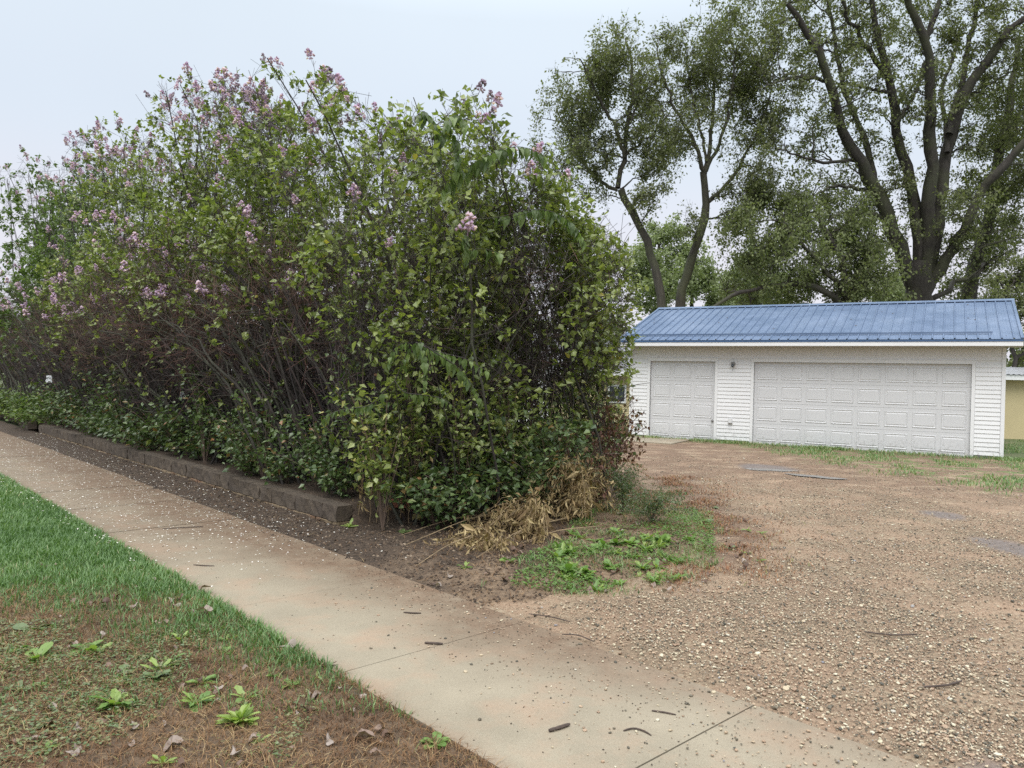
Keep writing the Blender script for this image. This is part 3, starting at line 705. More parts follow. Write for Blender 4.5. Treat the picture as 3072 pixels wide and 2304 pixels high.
# ------------------------------------------------------------------ trees
TREES = {"big":{"limbs":[[[[18.14,34.0,4.39],[18.07,34.0,5.52],[17.87,34.0,6.96]],0.72,0.55],[[[18.01,34.0,5.62],[17.33,33.67,6.59],[16.52,33.33,7.94],[15.43,33.0,10.21],[14.47,32.67,11.24],[13.67,32.33,12.2],[13.29,32.0,13.15],[12.89,31.67,14.13],[11.97,31.33,15.83],[10.63,31.0,16.95]],0.4,0.1],[[[15.66,33.5,10.34],[15.62,33.83,11.85],[15.24,34.17,13.15],[14.8,34.5,14.35],[14.52,34.83,15.93],[14.36,35.17,17.96],[14.01,35.5,20.24]],0.17,0.06],[[[18.09,34.0,6.45],[17.67,33.79,9.09],[17.09,33.57,11.17],[16.39,33.36,12.91],[16.07,33.14,14.77],[15.39,32.93,16.22],[15.01,32.71,17.65],[14.56,32.5,19.68]],0.34,0.09],[[[16.0,33.0,14.71],[14.79,32.33,15.71],[13.49,31.67,16.73],[12.6,31.0,17.89]],0.14,0.05],[[[16.22,33.0,12.79],[17.39,33.5,14.45],[18.02,34.0,16.29]],0.1,0.05],[[[18.25,34.0,6.45],[18.09,33.57,8.42],[17.83,33.14,10.52],[17.7,32.71,12.73],[17.37,32.29,14.47],[16.9,31.86,16.02],[15.89,31.43,17.2],[15.2,31.0,18.69]],0.38,0.12],[[[16.98,32.0,16.08],[17.38,32.0,17.36],[17.63,32.0,19.09]],0.16,0.07],[[[18.39,34.0,6.45],[18.48,33.75,7.91],[18.65,33.5,10.62],[18.7,33.25,12.53],[18.9,33.0,13.63],[19.58,32.75,14.7],[20.02,32.5,16.06],[21.11,32.25,17.19],[22.28,32.0,18.24]],0.38,0.11],[[[18.58,33.0,12.5],[18.98,33.4,13.65],[19.5,33.8,14.71],[20.01,34.2,16.87],[20.53,34.6,18.67],[20.86,35.0,20.76]],0.18,0.07],[[[18.52,33.0,11.71],[18.65,33.5,13.07],[18.68,34.0,14.46],[19.53,34.5,16.53],[20.09,35.0,18.01]],0.12,0.05],[[[18.31,34.0,5.94],[19.01,33.4,7.3],[19.27,32.8,8.5],[20.12,32.2,10.71],[20.84,31.6,11.69],[21.93,31.0,12.51]],0.32,0.12],[[[14.62,33.0,11.34],[14.21,32.6,11.14],[13.3,32.2,10.97],[12.36,31.8,10.87],[11.44,31.4,10.97],[10.42,31.0,11.13]],0.1,0.03],[[[16.91,34.0,7.86],[16.42,33.5,8.69],[15.48,33.0,9.01],[14.6,32.5,8.98],[13.66,32.0,8.82],[13.05,31.5,8.51],[12.28,31.0,7.8]],0.12,0.04],[[[15.72,34.0,10.09],[15.23,33.25,10.06],[13.8,32.5,10.12],[12.59,31.75,9.6],[11.72,31.0,8.91]],0.11,0.03],[[[13.03,32.0,14.26],[11.83,31.67,14.31],[10.77,31.33,14.03],[9.91,31.0,13.54]],0.1,0.03],[[[16.02,33.0,14.24],[15.09,33.33,14.54],[14.42,33.67,14.89],[13.74,34.0,14.86]],0.1,0.03],[[[19.13,33.0,14.01],[20.62,33.5,14.93],[22.38,34.0,15.98]],0.09,0.03]],"blobs":[[8.79,31.93,16.75,1.36],[9.4,32.68,16.72,1.59],[12.14,35.51,18.07,2.15],[10.57,34.41,15.46,1.88],[11.77,31.97,13.95,1.94],[11.42,33.67,12.76,1.43],[14.28,33.9,16.16,2.06],[14.25,32.3,13.16,1.57],[17.12,35.17,18.03,2.13],[16.26,32.07,13.9,1.56],[18.71,33.46,16.88,2.03],[19.76,34.08,14.31,1.86],[21.27,33.65,16.82,2.04],[22.05,34.43,14.28,1.88],[22.94,35.19,11.6,1.49],[14.08,36.28,13.0,1.21],[12.04,32.92,9.55,1.6],[14.4,34.74,9.82,1.9],[15.98,34.98,9.7,1.49],[16.84,32.96,9.67,1.2],[18.38,31.51,9.37,1.34],[22.78,36.37,9.72,1.54],[21.5,32.99,7.99,1.0],[18.95,33.07,7.95,0.9],[17.01,35.96,12.54,0.98],[17.01,34.43,8.56,1.04],[18.4,33.86,7.25,0.92],[12.23,35.37,20.98,2.79],[13.79,31.65,19.39,2.5],[18.42,35.03,21.78,2.98],[20.59,33.37,20.09,2.63],[22.48,31.95,16.88,2.52],[25.01,34.8,14.69,2.74],[25.89,36.16,11.27,2.41],[16.0,32.54,10.73,0.79],[21.21,34.65,12.25,1.26]]},"droop":{"limbs":[[[[13.73,31.0,4.09],[13.66,31.0,5.02],[13.48,31.0,6.14],[12.89,31.0,7.44],[12.11,31.0,8.55]],0.22,0.08],[[[13.67,31.0,4.93],[12.79,30.67,5.9],[11.52,30.33,6.93],[10.27,30.0,7.93]],0.14,0.05],[[[13.6,31.0,5.21],[14.45,31.5,6.8],[14.83,32.0,8.24]],0.14,0.05],[[[7.64,30.0,4.39],[7.98,30.1,4.72],[8.59,30.2,5.07],[9.16,30.3,5.27],[9.83,30.4,5.43],[10.88,30.5,5.61],[12.03,30.6,5.59],[12.82,30.7,5.16],[13.6,30.8,4.26]],0.07,0.2]],"blobs":[[8.75,30.39,7.98,0.83],[9.75,31.73,6.73,1.06],[9.76,31.67,5.58,0.96],[10.71,30.16,7.24,1.46],[13.3,31.99,7.63,1.65],[14.42,31.47,7.18,1.24],[14.11,31.55,5.85,1.34],[12.36,31.96,5.86,1.45],[10.24,30.79,5.48,0.84],[11.06,31.78,8.88,1.16],[10.21,32.14,9.14,0.78],[14.23,29.81,5.82,0.63]]},"lean":{"limbs":[[[[6.48,32.0,3.6],[6.3,32.0,4.72],[6.21,32.0,5.15],[5.98,32.0,6.11],[5.64,32.0,7.17],[5.01,32.0,8.37],[4.23,32.0,9.63]],0.22,0.15],[[[4.23,32.0,9.63],[4.51,32.2,10.96],[4.59,32.4,12.33],[4.9,32.6,13.78],[4.73,32.8,15.55],[4.52,33.0,16.36]],0.13,0.04],[[[4.49,32.0,10.91],[4.14,31.75,11.96],[3.41,31.5,12.9],[2.75,31.25,14.12],[2.49,31.0,14.5]],0.1,0.03],[[[4.23,32.0,9.55],[3.43,32.38,10.01],[2.59,32.75,11.16],[2.28,33.12,12.2],[1.63,33.5,13.29]],0.09,0.03],[[[4.48,32.0,11.0],[5.02,31.67,11.4],[5.56,31.33,11.7],[6.01,31.0,12.34]],0.07,0.03],[[[4.54,32.0,12.07],[5.2,32.5,13.61],[5.55,33.0,14.99]],0.06,0.02],[[[4.49,32.0,10.91],[3.48,31.5,10.93],[2.67,31.0,11.05]],0.05,0.02]],"blobs":[[1.23,33.05,12.13,0.56],[1.82,31.68,12.95,0.92],[2.78,31.94,14.22,0.93],[4.16,30.94,14.88,1.03],[3.74,32.6,13.81,1.19],[2.13,31.38,11.05,0.8],[5.09,33.11,14.23,1.1],[5.16,31.33,11.11,0.95],[3.54,32.19,11.71,1.07],[5.77,31.7,12.19,0.87],[3.4,32.34,10.2,0.88],[5.89,31.09,10.12,0.72],[5.35,31.04,8.97,0.66],[1.25,32.74,11.05,0.6],[2.6,32.76,12.46,0.89],[6.66,32.2,11.6,0.68]]},"fork":{"limbs":[[[[6.99,33.0,3.67],[7.12,33.0,4.87],[7.32,33.0,5.68],[7.56,33.0,6.38],[7.83,33.0,7.48],[8.07,33.0,8.29],[8.23,33.0,9.29],[8.11,33.0,10.58]],0.25,0.15],[[[8.11,33.0,10.58],[7.56,32.75,11.98],[6.69,32.5,13.06],[6.01,32.25,14.51],[5.65,32.0,15.56]],0.11,0.03],[[[8.11,33.0,10.58],[8.38,33.25,12.15],[8.6,33.5,13.85],[8.41,33.75,15.97],[8.55,34.0,17.1]],0.11,0.03],[[[8.15,33.0,10.68],[8.72,32.67,11.98],[8.98,32.33,13.83],[9.03,32.0,15.63]],0.1,0.03],[[[8.21,33.0,9.29],[9.13,33.25,10.17],[9.98,33.5,11.46],[10.82,33.75,13.38],[11.37,34.0,15.12]],0.1,0.03],[[[7.73,33.0,11.66],[6.72,33.5,12.4],[6.2,34.0,12.75]],0.06,0.02],[[[8.16,33.0,11.08],[7.88,33.33,12.77],[7.51,33.67,14.7],[7.34,34.0,16.46]],0.08,0.02],[[[8.1,33.0,8.69],[7.64,32.75,8.66],[7.19,32.5,8.46]],0.03,0.01]],"blobs":[[6.57,34.26,16.35,0.94],[6.43,32.12,16.11,0.49],[7.75,34.05,16.69,0.93],[8.45,32.01,15.62,0.87],[6.85,34.39,14.34,1.25],[8.86,33.37,14.21,1.21],[7.82,33.32,14.97,1.11],[6.69,34.41,12.68,0.94],[10.22,33.86,14.42,1.13],[10.88,33.87,12.61,1.03],[9.43,31.66,11.11,0.86],[10.2,32.61,15.33,0.89],[10.26,31.75,9.82,0.96],[9.02,32.08,9.48,0.68],[7.25,32.14,8.26,0.47],[10.01,34.08,8.95,0.62],[7.63,31.88,12.29,0.87]]},"behind":{"limbs":[[[[21.76,37.0,4.68],[21.89,37.0,6.36],[22.28,37.0,7.69],[22.79,37.0,8.73],[23.1,37.0,10.32],[23.12,37.0,12.06],[23.49,37.0,14.68],[23.95,37.0,16.43],[24.05,37.0,18.57]],0.42,0.1],[[[23.1,37.0,10.32],[24.35,37.5,11.57],[25.78,38.0,13.33]],0.15,0.05],[[[22.79,37.0,8.73],[22.59,37.5,9.95],[22.38,38.0,11.65]],0.12,0.05]],"blobs":[[20.9,36.39,6.82,0.88],[22.36,36.98,6.7,0.79],[23.65,38.05,8.48,1.04],[24.99,38.4,9.95,1.16],[23.0,37.62,6.12,0.68],[22.83,36.14,10.76,1.1],[23.83,37.13,13.71,1.35],[24.53,37.62,16.14,1.37],[21.01,35.66,10.6,1.08]]},"thin":{"limbs":[[[[17.9,27.0,1.78],[17.66,27.0,3.25],[17.45,27.0,4.55],[17.28,27.0,5.2],[17.05,27.0,5.72]],0.1,0.03],[[[17.36,27.0,4.88],[17.88,27.25,5.57],[18.3,27.5,6.28]],0.05,0.015],[[[17.61,27.0,3.57],[18.0,27.25,4.09],[18.65,27.5,4.79]],0.05,0.015]],"blobs":[[17.82,27.29,5.58,0.41],[16.77,26.79,5.41,0.41],[18.0,27.14,4.49,0.46],[18.22,27.27,5.75,0.5],[18.06,27.27,2.61,0.33],[17.71,27.04,3.5,0.25],[18.41,27.09,3.27,0.49],[16.37,26.52,4.8,0.32],[17.64,26.99,4.88,0.33]]},"pale":{"limbs":[[[[11.7,62.0,5.41],[11.81,62.0,8.42],[11.55,62.0,11.41],[11.87,62.0,13.67]],0.3,0.1],[[[14.72,62.0,4.73],[14.45,62.0,8.1],[14.01,62.0,10.72]],0.3,0.1]],"blobs":[[10.54,60.5,11.16,1.65],[11.68,61.92,13.27,1.43],[13.86,62.14,10.54,1.88],[15.81,63.1,10.15,1.34],[13.68,61.57,12.51,1.12],[11.97,60.08,9.31,1.82],[16.16,62.11,8.53,1.32],[10.28,60.82,8.99,1.84]]},"pale2":{"limbs":[[[[22.56,70.0,5.26],[22.47,70.0,8.65],[22.18,70.0,11.6]],0.3,0.1]],"blobs":[[20.57,70.97,11.27,1.29],[21.81,69.55,12.38,1.6],[23.12,69.52,10.3,1.9],[20.81,71.64,9.63,1.52],[22.19,69.57,14.07,0.84],[18.91,69.4,8.72,1.26]]},"pale3":{"limbs":[[[[39.6,80.0,6.08],[39.73,80.0,9.96],[39.68,80.0,11.9]],0.3,0.1]],"blobs":[[38.67,79.39,11.08,1.25],[39.87,79.92,12.13,1.21],[40.08,78.37,10.77,1.14]]},"left":{"limbs":[[[[-34.5,50.0,4.3],[-34.57,50.0,8.83],[-34.33,50.0,12.46]],0.3,0.1]],"blobs":[[-34.76,50.19,12.8,1.83],[-34.56,51.69,13.79,1.25],[-36.0,50.25,11.57,1.83],[-33.75,50.98,12.09,1.55]]}}
FRONDS = [[[-0.81, 6.55, 1.95], [-0.76, 6.55, 1.83], [-0.74, 6.55, 1.69], [-0.75, 6.55, 1.55]], [[-0.89, 6.7, 1.95], [-0.64, 6.7, 1.85], [-0.39, 6.7, 1.8], [-0.23, 6.7, 1.7]], [[-0.49, 6.65, 1.74], [-0.35, 6.65, 1.58], [-0.26, 6.65, 1.42]], [[-0.89, 6.75, 1.95], [-1.01, 6.75, 1.92], [-1.07, 6.75, 1.85], [-1.09, 6.75, 1.75]], [[-0.96, 6.75, 1.48], [-0.84, 6.75, 1.48], [-0.59, 6.75, 1.45], [-0.47, 6.75, 1.33]], [[-1.28, 6.9, 1.35], [-1.44, 6.9, 1.34], [-1.61, 6.9, 1.3], [-1.69, 6.9, 1.23]], [[-0.95, 7.3, 4.18], [-0.86, 7.3, 4.16], [-0.76, 7.3, 3.95], [-0.74, 7.3, 3.68]], [[-0.78, 7.3, 3.77], [-0.66, 7.3, 4.1], [-0.57, 7.3, 4.17], [-0.5, 7.3, 4.04]], [[-0.71, 7.35, 4.1], [-0.59, 7.35, 3.92], [-0.56, 7.35, 3.74], [-0.58, 7.35, 3.61]], [[-0.76, 7.4, 3.46], [-0.48, 7.4, 3.67], [-0.17, 7.4, 3.86], [0.1, 7.4, 3.9], [0.3, 7.4, 3.76]], [[-0.14, 7.7, 3.25], [0.12, 7.7, 3.35], [0.4, 7.7, 3.33], [0.59, 7.7, 3.2], [0.68, 7.7, 3.04]], [[-0.51, 7.5, 2.86], [-0.33, 7.5, 2.91], [-0.15, 7.5, 2.86]]]
def in_blobs(bl, sq=1.0):
    bl = np.array(bl)
    def f(P):
        ok = np.zeros(len(P), bool)
        for cx, cy, cz, r_ in bl:
            ok |= ((P[:, 0] - cx) ** 2 + ((P[:, 1] - cy) * .7) ** 2 + (P[:, 2] - cz) ** 2) < (r_ * sq) ** 2
        return ok
    return f
def join_paths(src, dst, k, sag, wig):
    """curved shoots from points src to points dst"""
    t = np.linspace(0, 1, k)[None, :, None]; d = dst - src; L_ = np.linalg.norm(d, axis=1)[:, None]
    C_ = src + d * .5 + np.array([0, 0, 1.]) * L_ * sag + rng.normal(scale=.10, size=d.shape) * L_
    P = src[:, None] * (1 - t) ** 2 + 2 * C_[:, None] * t * (1 - t) + dst[:, None] * t ** 2
    P[:, 1:-1] += rng.normal(scale=wig, size=(len(P), k - 2, 3)) * L_[:, None]
    return P
def nearest(pool, rad, Q, below=.9):
    out = np.empty(len(Q), int)
    for s_ in range(0, len(Q), 400):
        d = Q[s_:s_ + 400, None] - pool[None]; dist = np.linalg.norm(d, axis=2)
        out[s_:s_ + 400] = np.argmin(dist + below * np.maximum(0, -d[..., 2]) - rad[None] * 1.5 + .35 * np.maximum(0, dist * .6 - d[..., 2]), 1)
    return out
def build_tree(name, label, cat, key, leafm, barkm, nclump, nleaf, lsize, sigma=.35, gap=-.25, tpl=LEAF2, droop=.5, group=None, sides=8, twig=.30):
    T = TREES[key]
    l0 = T['limbs'][0][0][0]
    root = thing(name, label, cat, (l0[0], l0[1], 0), group=group)
    off = np.array([l0[0], l0[1], 0])
    K = 18; P = []; Rr = []
    for j, (pts, r0, r1) in enumerate(T['limbs']):
        pts = [list(p_) for p_ in pts]
        if j == 0: pts[0][2] = -.2
        q_ = resample(pts, K)
        q_[1:] += rng.normal(scale=.03 * (1 + 2 * r0), size=(K - 1, 3))
        rr = r1 + (r0 - r1) * np.linspace(1, 0, K) ** .8
        if j == 0: rr = rr * (1 + .35 * np.exp(-np.linspace(0, 6, K)))
        rr = rr * (.86 if j else 1)
        rr = rr * (1 + rng.normal(scale=.05, size=K))
        P.append(q_); Rr.append(rr)
    P = np.array(P); Rr = np.array(Rr)
    V, F = tubes(P, Rr, sides)
    link('trunk', mesh('trunk', V - off, F, barkm, smooth=True), root)
    bl = np.array(T['blobs'])
    w_ = bl[:, 3] ** 2.2; ci = rng.choice(len(bl), nclump * 3, p=w_ / w_.sum())
    v_ = unit(rng.normal(size=(len(ci), 3))) * (rng.random((len(ci), 1)) ** .55) * 1.42
    C_ = bl[ci, :3] + v_ * bl[ci, 3:4] * [1, 1.3, 1]
    C_ += .5 * sigma * np.stack([fnoise(C_[:, 0], C_[:, 2], 1.1, 6), 0 * C_[:, 0], fnoise(C_[:, 0], C_[:, 2], 1.3, 7)], -1)
    keep = fnoise(C_[:, 0] * 1.0, C_[:, 2] + .3 * C_[:, 1], 2.6, 8) > gap
    C_ = C_[keep][:nclump]
    # scaffold: limbs -> hubs -> clumps
    pool = P[:, 3:].reshape(-1, 3); prad = Rr[:, 3:].ravel()
    hubs = C_[:max(8, len(C_) // 7)]
    order = np.argsort(np.linalg.norm(hubs - pool[nearest(pool, prad * 0, hubs)], axis=1))
    hubs = hubs[order]; H = []; HR = []
    for grp in np.array_split(np.arange(len(hubs)), 5):
        ni = nearest(pool, prad, hubs[grp]); S_ = pool[ni]
        B = join_paths(S_, hubs[grp], 9, .08, .018); L_ = np.linalg.norm(hubs[grp] - S_, axis=1)
        r0 = np.minimum(prad[ni] * .75, .015 + .020 * L_)
        BR = r0[:, None] * np.linspace(1, .35, 9)[None]
        H.append(B); HR.append(BR); pool = np.concatenate([pool, B[:, 2:].reshape(-1, 3)]); prad = np.concatenate([prad, BR[:, 2:].ravel()])
    B1 = np.concatenate(H); R1 = np.concatenate(HR)
    ni = nearest(pool, prad * .2, C_); B2 = join_paths(pool[ni], C_, 6, .06, .03)
    R2 = np.minimum(prad[ni] * .7, .022)[:, None] * np.linspace(1, .35, 6)[None] + .004
    V1, F1 = tubes(B1, R1, 5); V2, F2 = tubes(B2, R2, 3)
    link('branches', mesh('branches', np.concatenate([V1, V2]) - off, [F1, F2 + len(V1)], barkm), root, kind='stuff')
    B3, R3, _ = grow(B2, R2, 5, (.35, 1.), (25, 80), (twig * .6, twig * 2), 3, -.05, .25, .6, .4, None, .0035)
    n = nleaf
    i_ = rng.integers(0, len(B3), n); t_ = rng.random(n)[:, None] * 2
    k_ = np.minimum(t_.astype(int), 1)[:, 0]; fr = t_ - k_[:, None]
    c_ = B3[i_, k_] * (1 - fr) + B3[i_, k_ + 1] * fr
    pos = c_ + rng.normal(scale=sigma * .33, size=(n, 3)) + [0, 0, -.2 * sigma]
    D = rng.normal(size=(n, 3)) + [0, 0, -droop]
    S = lsize * rng.uniform(.6, 1.25, n)
    tint = np.clip(rng.normal(.5, .2, n) + .25 * fnoise(pos[:, 0] + pos[:, 1], pos[:, 2], 1.3, 5), 0, 1)
    V, F, tv = leaves(pos, D, S, tpl, .4, tint)
    V3, F3 = tubes(B3[:, [0, 2]], R3[:, [0, 2]], 3)
    link('twigs', mesh('twigs', V3 - off, F3, barkm), root, kind='stuff')
    link('crown', mesh('crown', V - off, F, leafm, tv), root, kind='stuff')
    return root
build_tree('maple_tree', 'huge dark-limbed tree with many rising trunks towering over the garage roof', 'tree', 'big', M['tree_leaf'], M['bark'], 3000, 84000, .14, .28, -.06, droop=.7)
build_tree('maple_tree', 'tree trunk leaning right behind the huge tree at the right edge', 'tree', 'behind', M['tree_leaf'], M['bark'], 200, 15000, .15, .45, -.3, droop=.6)
build_tree('drooping_tree', 'lower tree with a long curved bough and hanging foliage behind the middle of the garage', 'tree', 'droop', M['droop_leaf'], M['bark'], 1400, 30000, .14, .26, -.06, droop=.9)
build_tree('slender_tree', 'slender tree leaning left with a broad airy crown above the right shoulder of the lilacs', 'tree', 'lean', M['tree_leaf'], M['lean_bark'], 1100, 24000, .13, .26, -.06)
build_tree('slender_tree', 'slender curved tree whose trunk splits into a fan of thin limbs', 'tree', 'fork', M['tree_leaf'], M['lean_bark'], 1050, 22000, .13, .26, -.04)
build_tree('thin_tree', 'thin young tree with sparse leaves past the right end of the garage roof', 'tree', 'thin', M['tree_leaf'], M['bark'], 90, 5200, .12, .24, -.3)
build_tree('pale_tree', 'misty pale green tree far behind between the two slender trunks', 'tree', 'pale', M['hazed_leaf'], M['lean_bark'], 300, 24000, .26, .6, -.6, droop=.2, sides=5)
build_tree('pale_tree', 'faint pale tree far off just right of the curved slender trunk', 'tree', 'pale2', M['hazed_leaf'], M['lean_bark'], 200, 15000, .28, .6, -.6, droop=.2, sides=5)
build_tree('pale_tree', 'small faint round tree far off left of the huge trunk above the roof ridge', 'tree', 'pale3', M['hazed_leaf'], M['lean_bark'], 100, 7000, .30, .6, -.7, droop=.2, sides=5)

# belt of trees that closes the view at ground level behind the garden
def belt_tree(x, y, h, wdt, label, group):
    root = thing('belt_tree', label, 'tree', (x, y, 0), group=group)
    P = resample([(0, 0, -.2), (random.uniform(-.4, .4), 0, h * .4), (random.uniform(-.8, .8), 0, h * .9)], 8)[None]
    V, F = tubes(P, np.linspace(.28, .05, 8)[None], 6); link('trunk', mesh('trunk', V, F, M['bark'], smooth=True), root)
    n = 2200
    cl = unit(rng.normal(size=(60, 3))) * rng.uniform(.4, 1, (60, 1)) * [wdt, wdt, h * .5] + [0, 0, h * .52]
    pos = cl[rng.integers(0, 60, n)] + rng.normal(scale=h * .06, size=(n, 3)); pos[:, 2] = np.maximum(pos[:, 2], .15)
    V, F, tv = leaves(pos, rng.normal(size=(n, 3)), rng.uniform(.4, .6, n), LEAF2, .4)
    link('crown', mesh('crown', V, F, M['droop_leaf'], tv), root, kind='stuff')
for i in range(15):
    x = -50 + i * 7.2 + random.uniform(-1.5, 1.5); y = 58 + random.uniform(-5, 8)
    belt_tree(x, y, random.uniform(5.5, 7.5), random.uniform(3.4, 4.6), 'bushy green tree in the misty belt of trees along the back', 'belt of trees along the back')

# ------------------------------------------------------------------ lilac hedge
HU = [4.2, 4.7, 5.3, 6.0, 6.7, 7.3, 8.0, 8.6, 9.3, 9.9, 10.5, 11.2, 12.0, 12.8, 13.6, 14.6, 15.6, 17, 18, 20.3, 25, 29, 36]
HH = [2.4, 3.2, 3.8, 4.25, 4.6, 4.65, 4.8, 5.2, 5.5, 5.75, 5.8, 5.85, 6.05, 6.4, 6.7, 6.6, 6.3, 6.4, 6.8, 7.2, 7.7, 8.1, 8.4]
def hedge_top(u, n):
    h = np.interp(u - .55 * (n - 5.2), HU, HH)
    return h * (1 - .16 * np.clip(np.abs(n - 5.4) / 3.6, 0, 1) ** 3) + .20 * fnoise(u, n, 1.6, 81) + .12 * fnoise(u, n, 4, 82)
def hedge_in(P, pad=0.):
    u, n = toUN(P); z = P[:, 2]
    nf = np.interp(z, [0, .8, 1.6, 2.4, 4.0, 8], [4.4, 4.15, 3.85, 3.65, 3.8, 4.6]) - np.interp(u, [7, 12], [-.25, .0])
    ue = 5.52 + .80 * np.clip(n - 7.0, 0, 2) - .22 * (n < 6.6) * np.exp(-((z - 2.3) / 1.1) ** 2) + .15 * np.sin(n * 3 + z * 2)
    return (z > .15) & (z < hedge_top(u, n) + pad) & (n > nf - pad) & (n < 8.8) & (u > ue - pad * .3)
LILACS = []
def lilac(u0, n0, label, stems=24, s1=7, s2=5, s3=3, leafn=9000, ls=.062, spread=1.25, lean=.9, flowers=12, seed=0, nleafobj=0, leafm='lilac_leaf', bare=.55):
    global rng
    rng = np.random.default_rng(100 + seed)
    b0 = UN(u0, n0, 0.); root = thing('lilac_shrub', label, 'shrub', tuple(b0), group='lilac shrubs of the overgrown hedge')
    P = []; tries = 0
    top = hedge_top(u0, n0)
    while len(P) < stems and tries < 4000:
        tries += 1
        tu = u0 + lean + rng.normal(scale=spread); tn = n0 + rng.normal(scale=1.15) - .25; tz = hedge_top(tu, tn) * (rng.uniform(.84, 1.0) if rng.random() < (.8 if 10 < u0 < 30 else .55) else rng.uniform(.45, .9))
        arch = rng.random() < .4 and u0 > 8
        if arch: tz = rng.uniform(1.9, 3.6); tn = n0 - rng.uniform(.6, 1.5); tu = u0 + rng.uniform(1.2, 3.4)
        elif rng.random() < .2: tz = rng.uniform(1.2, 3.0); tn = n0 - rng.uniform(.6, 1.6)
        T_ = UN(tu, tn, tz)
        if not hedge_in(T_[None], .1)[0]: continue
        B_ = UN(u0 + rng.normal(scale=.32), n0 + rng.normal(scale=.30), .05)
        C_ = B_ * .62 + T_ * .38; C_[2] = T_[2] * rng.uniform(.45, .7)
        if arch: C_ = B_ * .55 + T_ * .45; C_[2] = T_[2] * rng.uniform(.85, 1.05)
        C_ += rng.normal(scale=.18, size=3)
        t = np.linspace(0, 1, 12)[:, None]
        Q = B_ * (1 - t) ** 2 + 2 * C_ * t * (1 - t) + T_ * t ** 2
        Q[1:] += rng.normal(scale=.045, size=(11, 3)).cumsum(0) * .8
        P.append(Q)
    P = np.array(P); r0 = rng.uniform(.012, .028, len(P)) * (1 if u0 > 7.5 else .75)
    if u0 > 7.5: r0[:3] = rng.uniform(.030, .042, min(3, len(P)))
    Rr = r0[:, None] * np.linspace(1, .28, 12)[None]
    V, F = tubes(P, Rr, 6)
    link('stems', mesh('stems', V - b0, F, M['stem'], smooth=True), root)
    if u0 > 8 and n0 < 6:               # bold bare limbs arching out over the wall towards the left
        for _ in range(6):
            tu = u0 + rng.uniform(1.2, 4.2); tz = rng.uniform(2.0, 3.5)
            B_ = UN(u0 + rng.normal(scale=.3), rng.uniform(4.5, 5.0), .2); T_ = UN(tu, rng.uniform(3.55, 4.1), tz)
            C_ = B_ * .5 + T_ * .5; C_[2] = tz * rng.uniform(.75, 1.15); C_ += rng.normal(scale=.15, size=3)
            t = np.linspace(0, 1, 14)[:, None]
            Q = B_ * (1 - t) ** 2 + 2 * C_ * t * (1 - t) + T_ * t ** 2; Q[1:] += rng.normal(scale=.035, size=(13, 3)).cumsum(0)
            r_ = rng.uniform(.016, .034) * np.linspace(1, .22, 14)
            S1, SR, _ = grow(Q[None], r_[None], 9, (.35, 1.), (25, 60), (.3, 1.1), 6, .05, .25, .6, .3, None, .003)
            Va, Fa = tubes(Q[None], r_[None], 6); Vb, Fb = tubes(S1, SR, 3)
            link('limb', mesh('limb', np.concatenate([Va, Vb]) - b0, [Fa, Fb + len(Va)], M['stem'], smooth=True), root, kind='stuff')
    ins = lambda Q: hedge_in(Q, .12)
    B1, R1, _ = grow(P, Rr, s1 + 2, (.32, 1.), (28, 78), (.4, 1.35), 7, .04, .24, .5, .35, ins, .0035)
    B2, R2, _ = grow(B1, R1, s2, (.15, 1.), (25, 70), (.22, .7), 5, .12, .24, .6, .45, ins, .0026)
    B3, R3, _ = grow(B2, R2, s3 + (1 if u0 < 15 and n0 < 7 else 0), (.15, 1.), (20, 75), (.10, .32), 3, .12, .25, .7, .6, ins, .0020)
    kb = [0, 1, 2, 3, 4, 5, 6] if u0 < 9 else [0, 2, 4, 6]
    V1, F1 = tubes(B1[:, kb], R1[:, kb], 3); V2, F2 = tubes(B2[:, [0, 2, 4]], R2[:, [0, 2, 4]], 3); V3, F3 = tubes(B3[:, [0, 2]], R3[:, [0, 2]], 3)
    def tw(B, k, s):
        z = B[:, 0, 2]; u, n = toUN(B[:, 0])
        t_ = np.clip(.25 + .5 * np.exp(-((z - 2.6) / 1.0) ** 2) * (u > 8) + rng.normal(scale=.22, size=len(B)), 0, 1)
        return np.repeat(t_, k * s)
    link('branches', mesh('branches', np.concatenate([V1, V2]) - b0, [F1, F2 + len(V1)], M['twig'], np.concatenate([tw(B1, len(kb), 3), tw(B2, 3, 3)])), root)
    link('twigs', mesh('twigs', V3 - b0, F3, M['twig'], tw(B3, 2, 3)), root, kind='stuff')
    # leaves at the twig ends; the middle height of the street side is nearly bare
    def leafy(Q):
        u, n = toUN(Q); z = Q[:, 2]
        h = hedge_top(u, n)
        base = np.clip((z - 1.9) / 1.6, 0, 1)
        right = sstep(-(u - .3 * (n - 5)), -8.9, -7.2)
        pr = np.maximum(base * .9 * (1 - .72 * sstep(z, h - 1.5, h - .3) * sstep(u, 7.5, 9.5) * .7), right * np.clip(.38 + .30 * z / 2, .28, .85))
        pr = pr * (1 - .9 * np.exp(-((z - 2.1) / 1.15) ** 2) * (1 - right))
        cl = .34 + 1.5 * fnoise(u * 1.0 + z * .7, n + z, 2.6, 91)
        return np.clip(pr * cl + .025, 0, 1)
    tips = B3[:, 2]; d3 = B3[:, 2] - B3[:, 1]
    tips2 = B2[:, 4]; d2 = B2[:, 4] - B2[:, 3]
    mid = B3[:, 1]
    Pt = np.concatenate([tips, tips2, mid]); Dt = np.concatenate([d3, d2, d3])
    pr = leafy(Pt); k = np.nonzero(rng.random(len(Pt)) < pr)[0]
    leafn = int(leafn * .82)
    reps = max(1, int(round(leafn / max(len(k), 1))))
    idx = np.repeat(k, reps); rng.shuffle(idx); idx = idx[:leafn]
    n = len(idx)
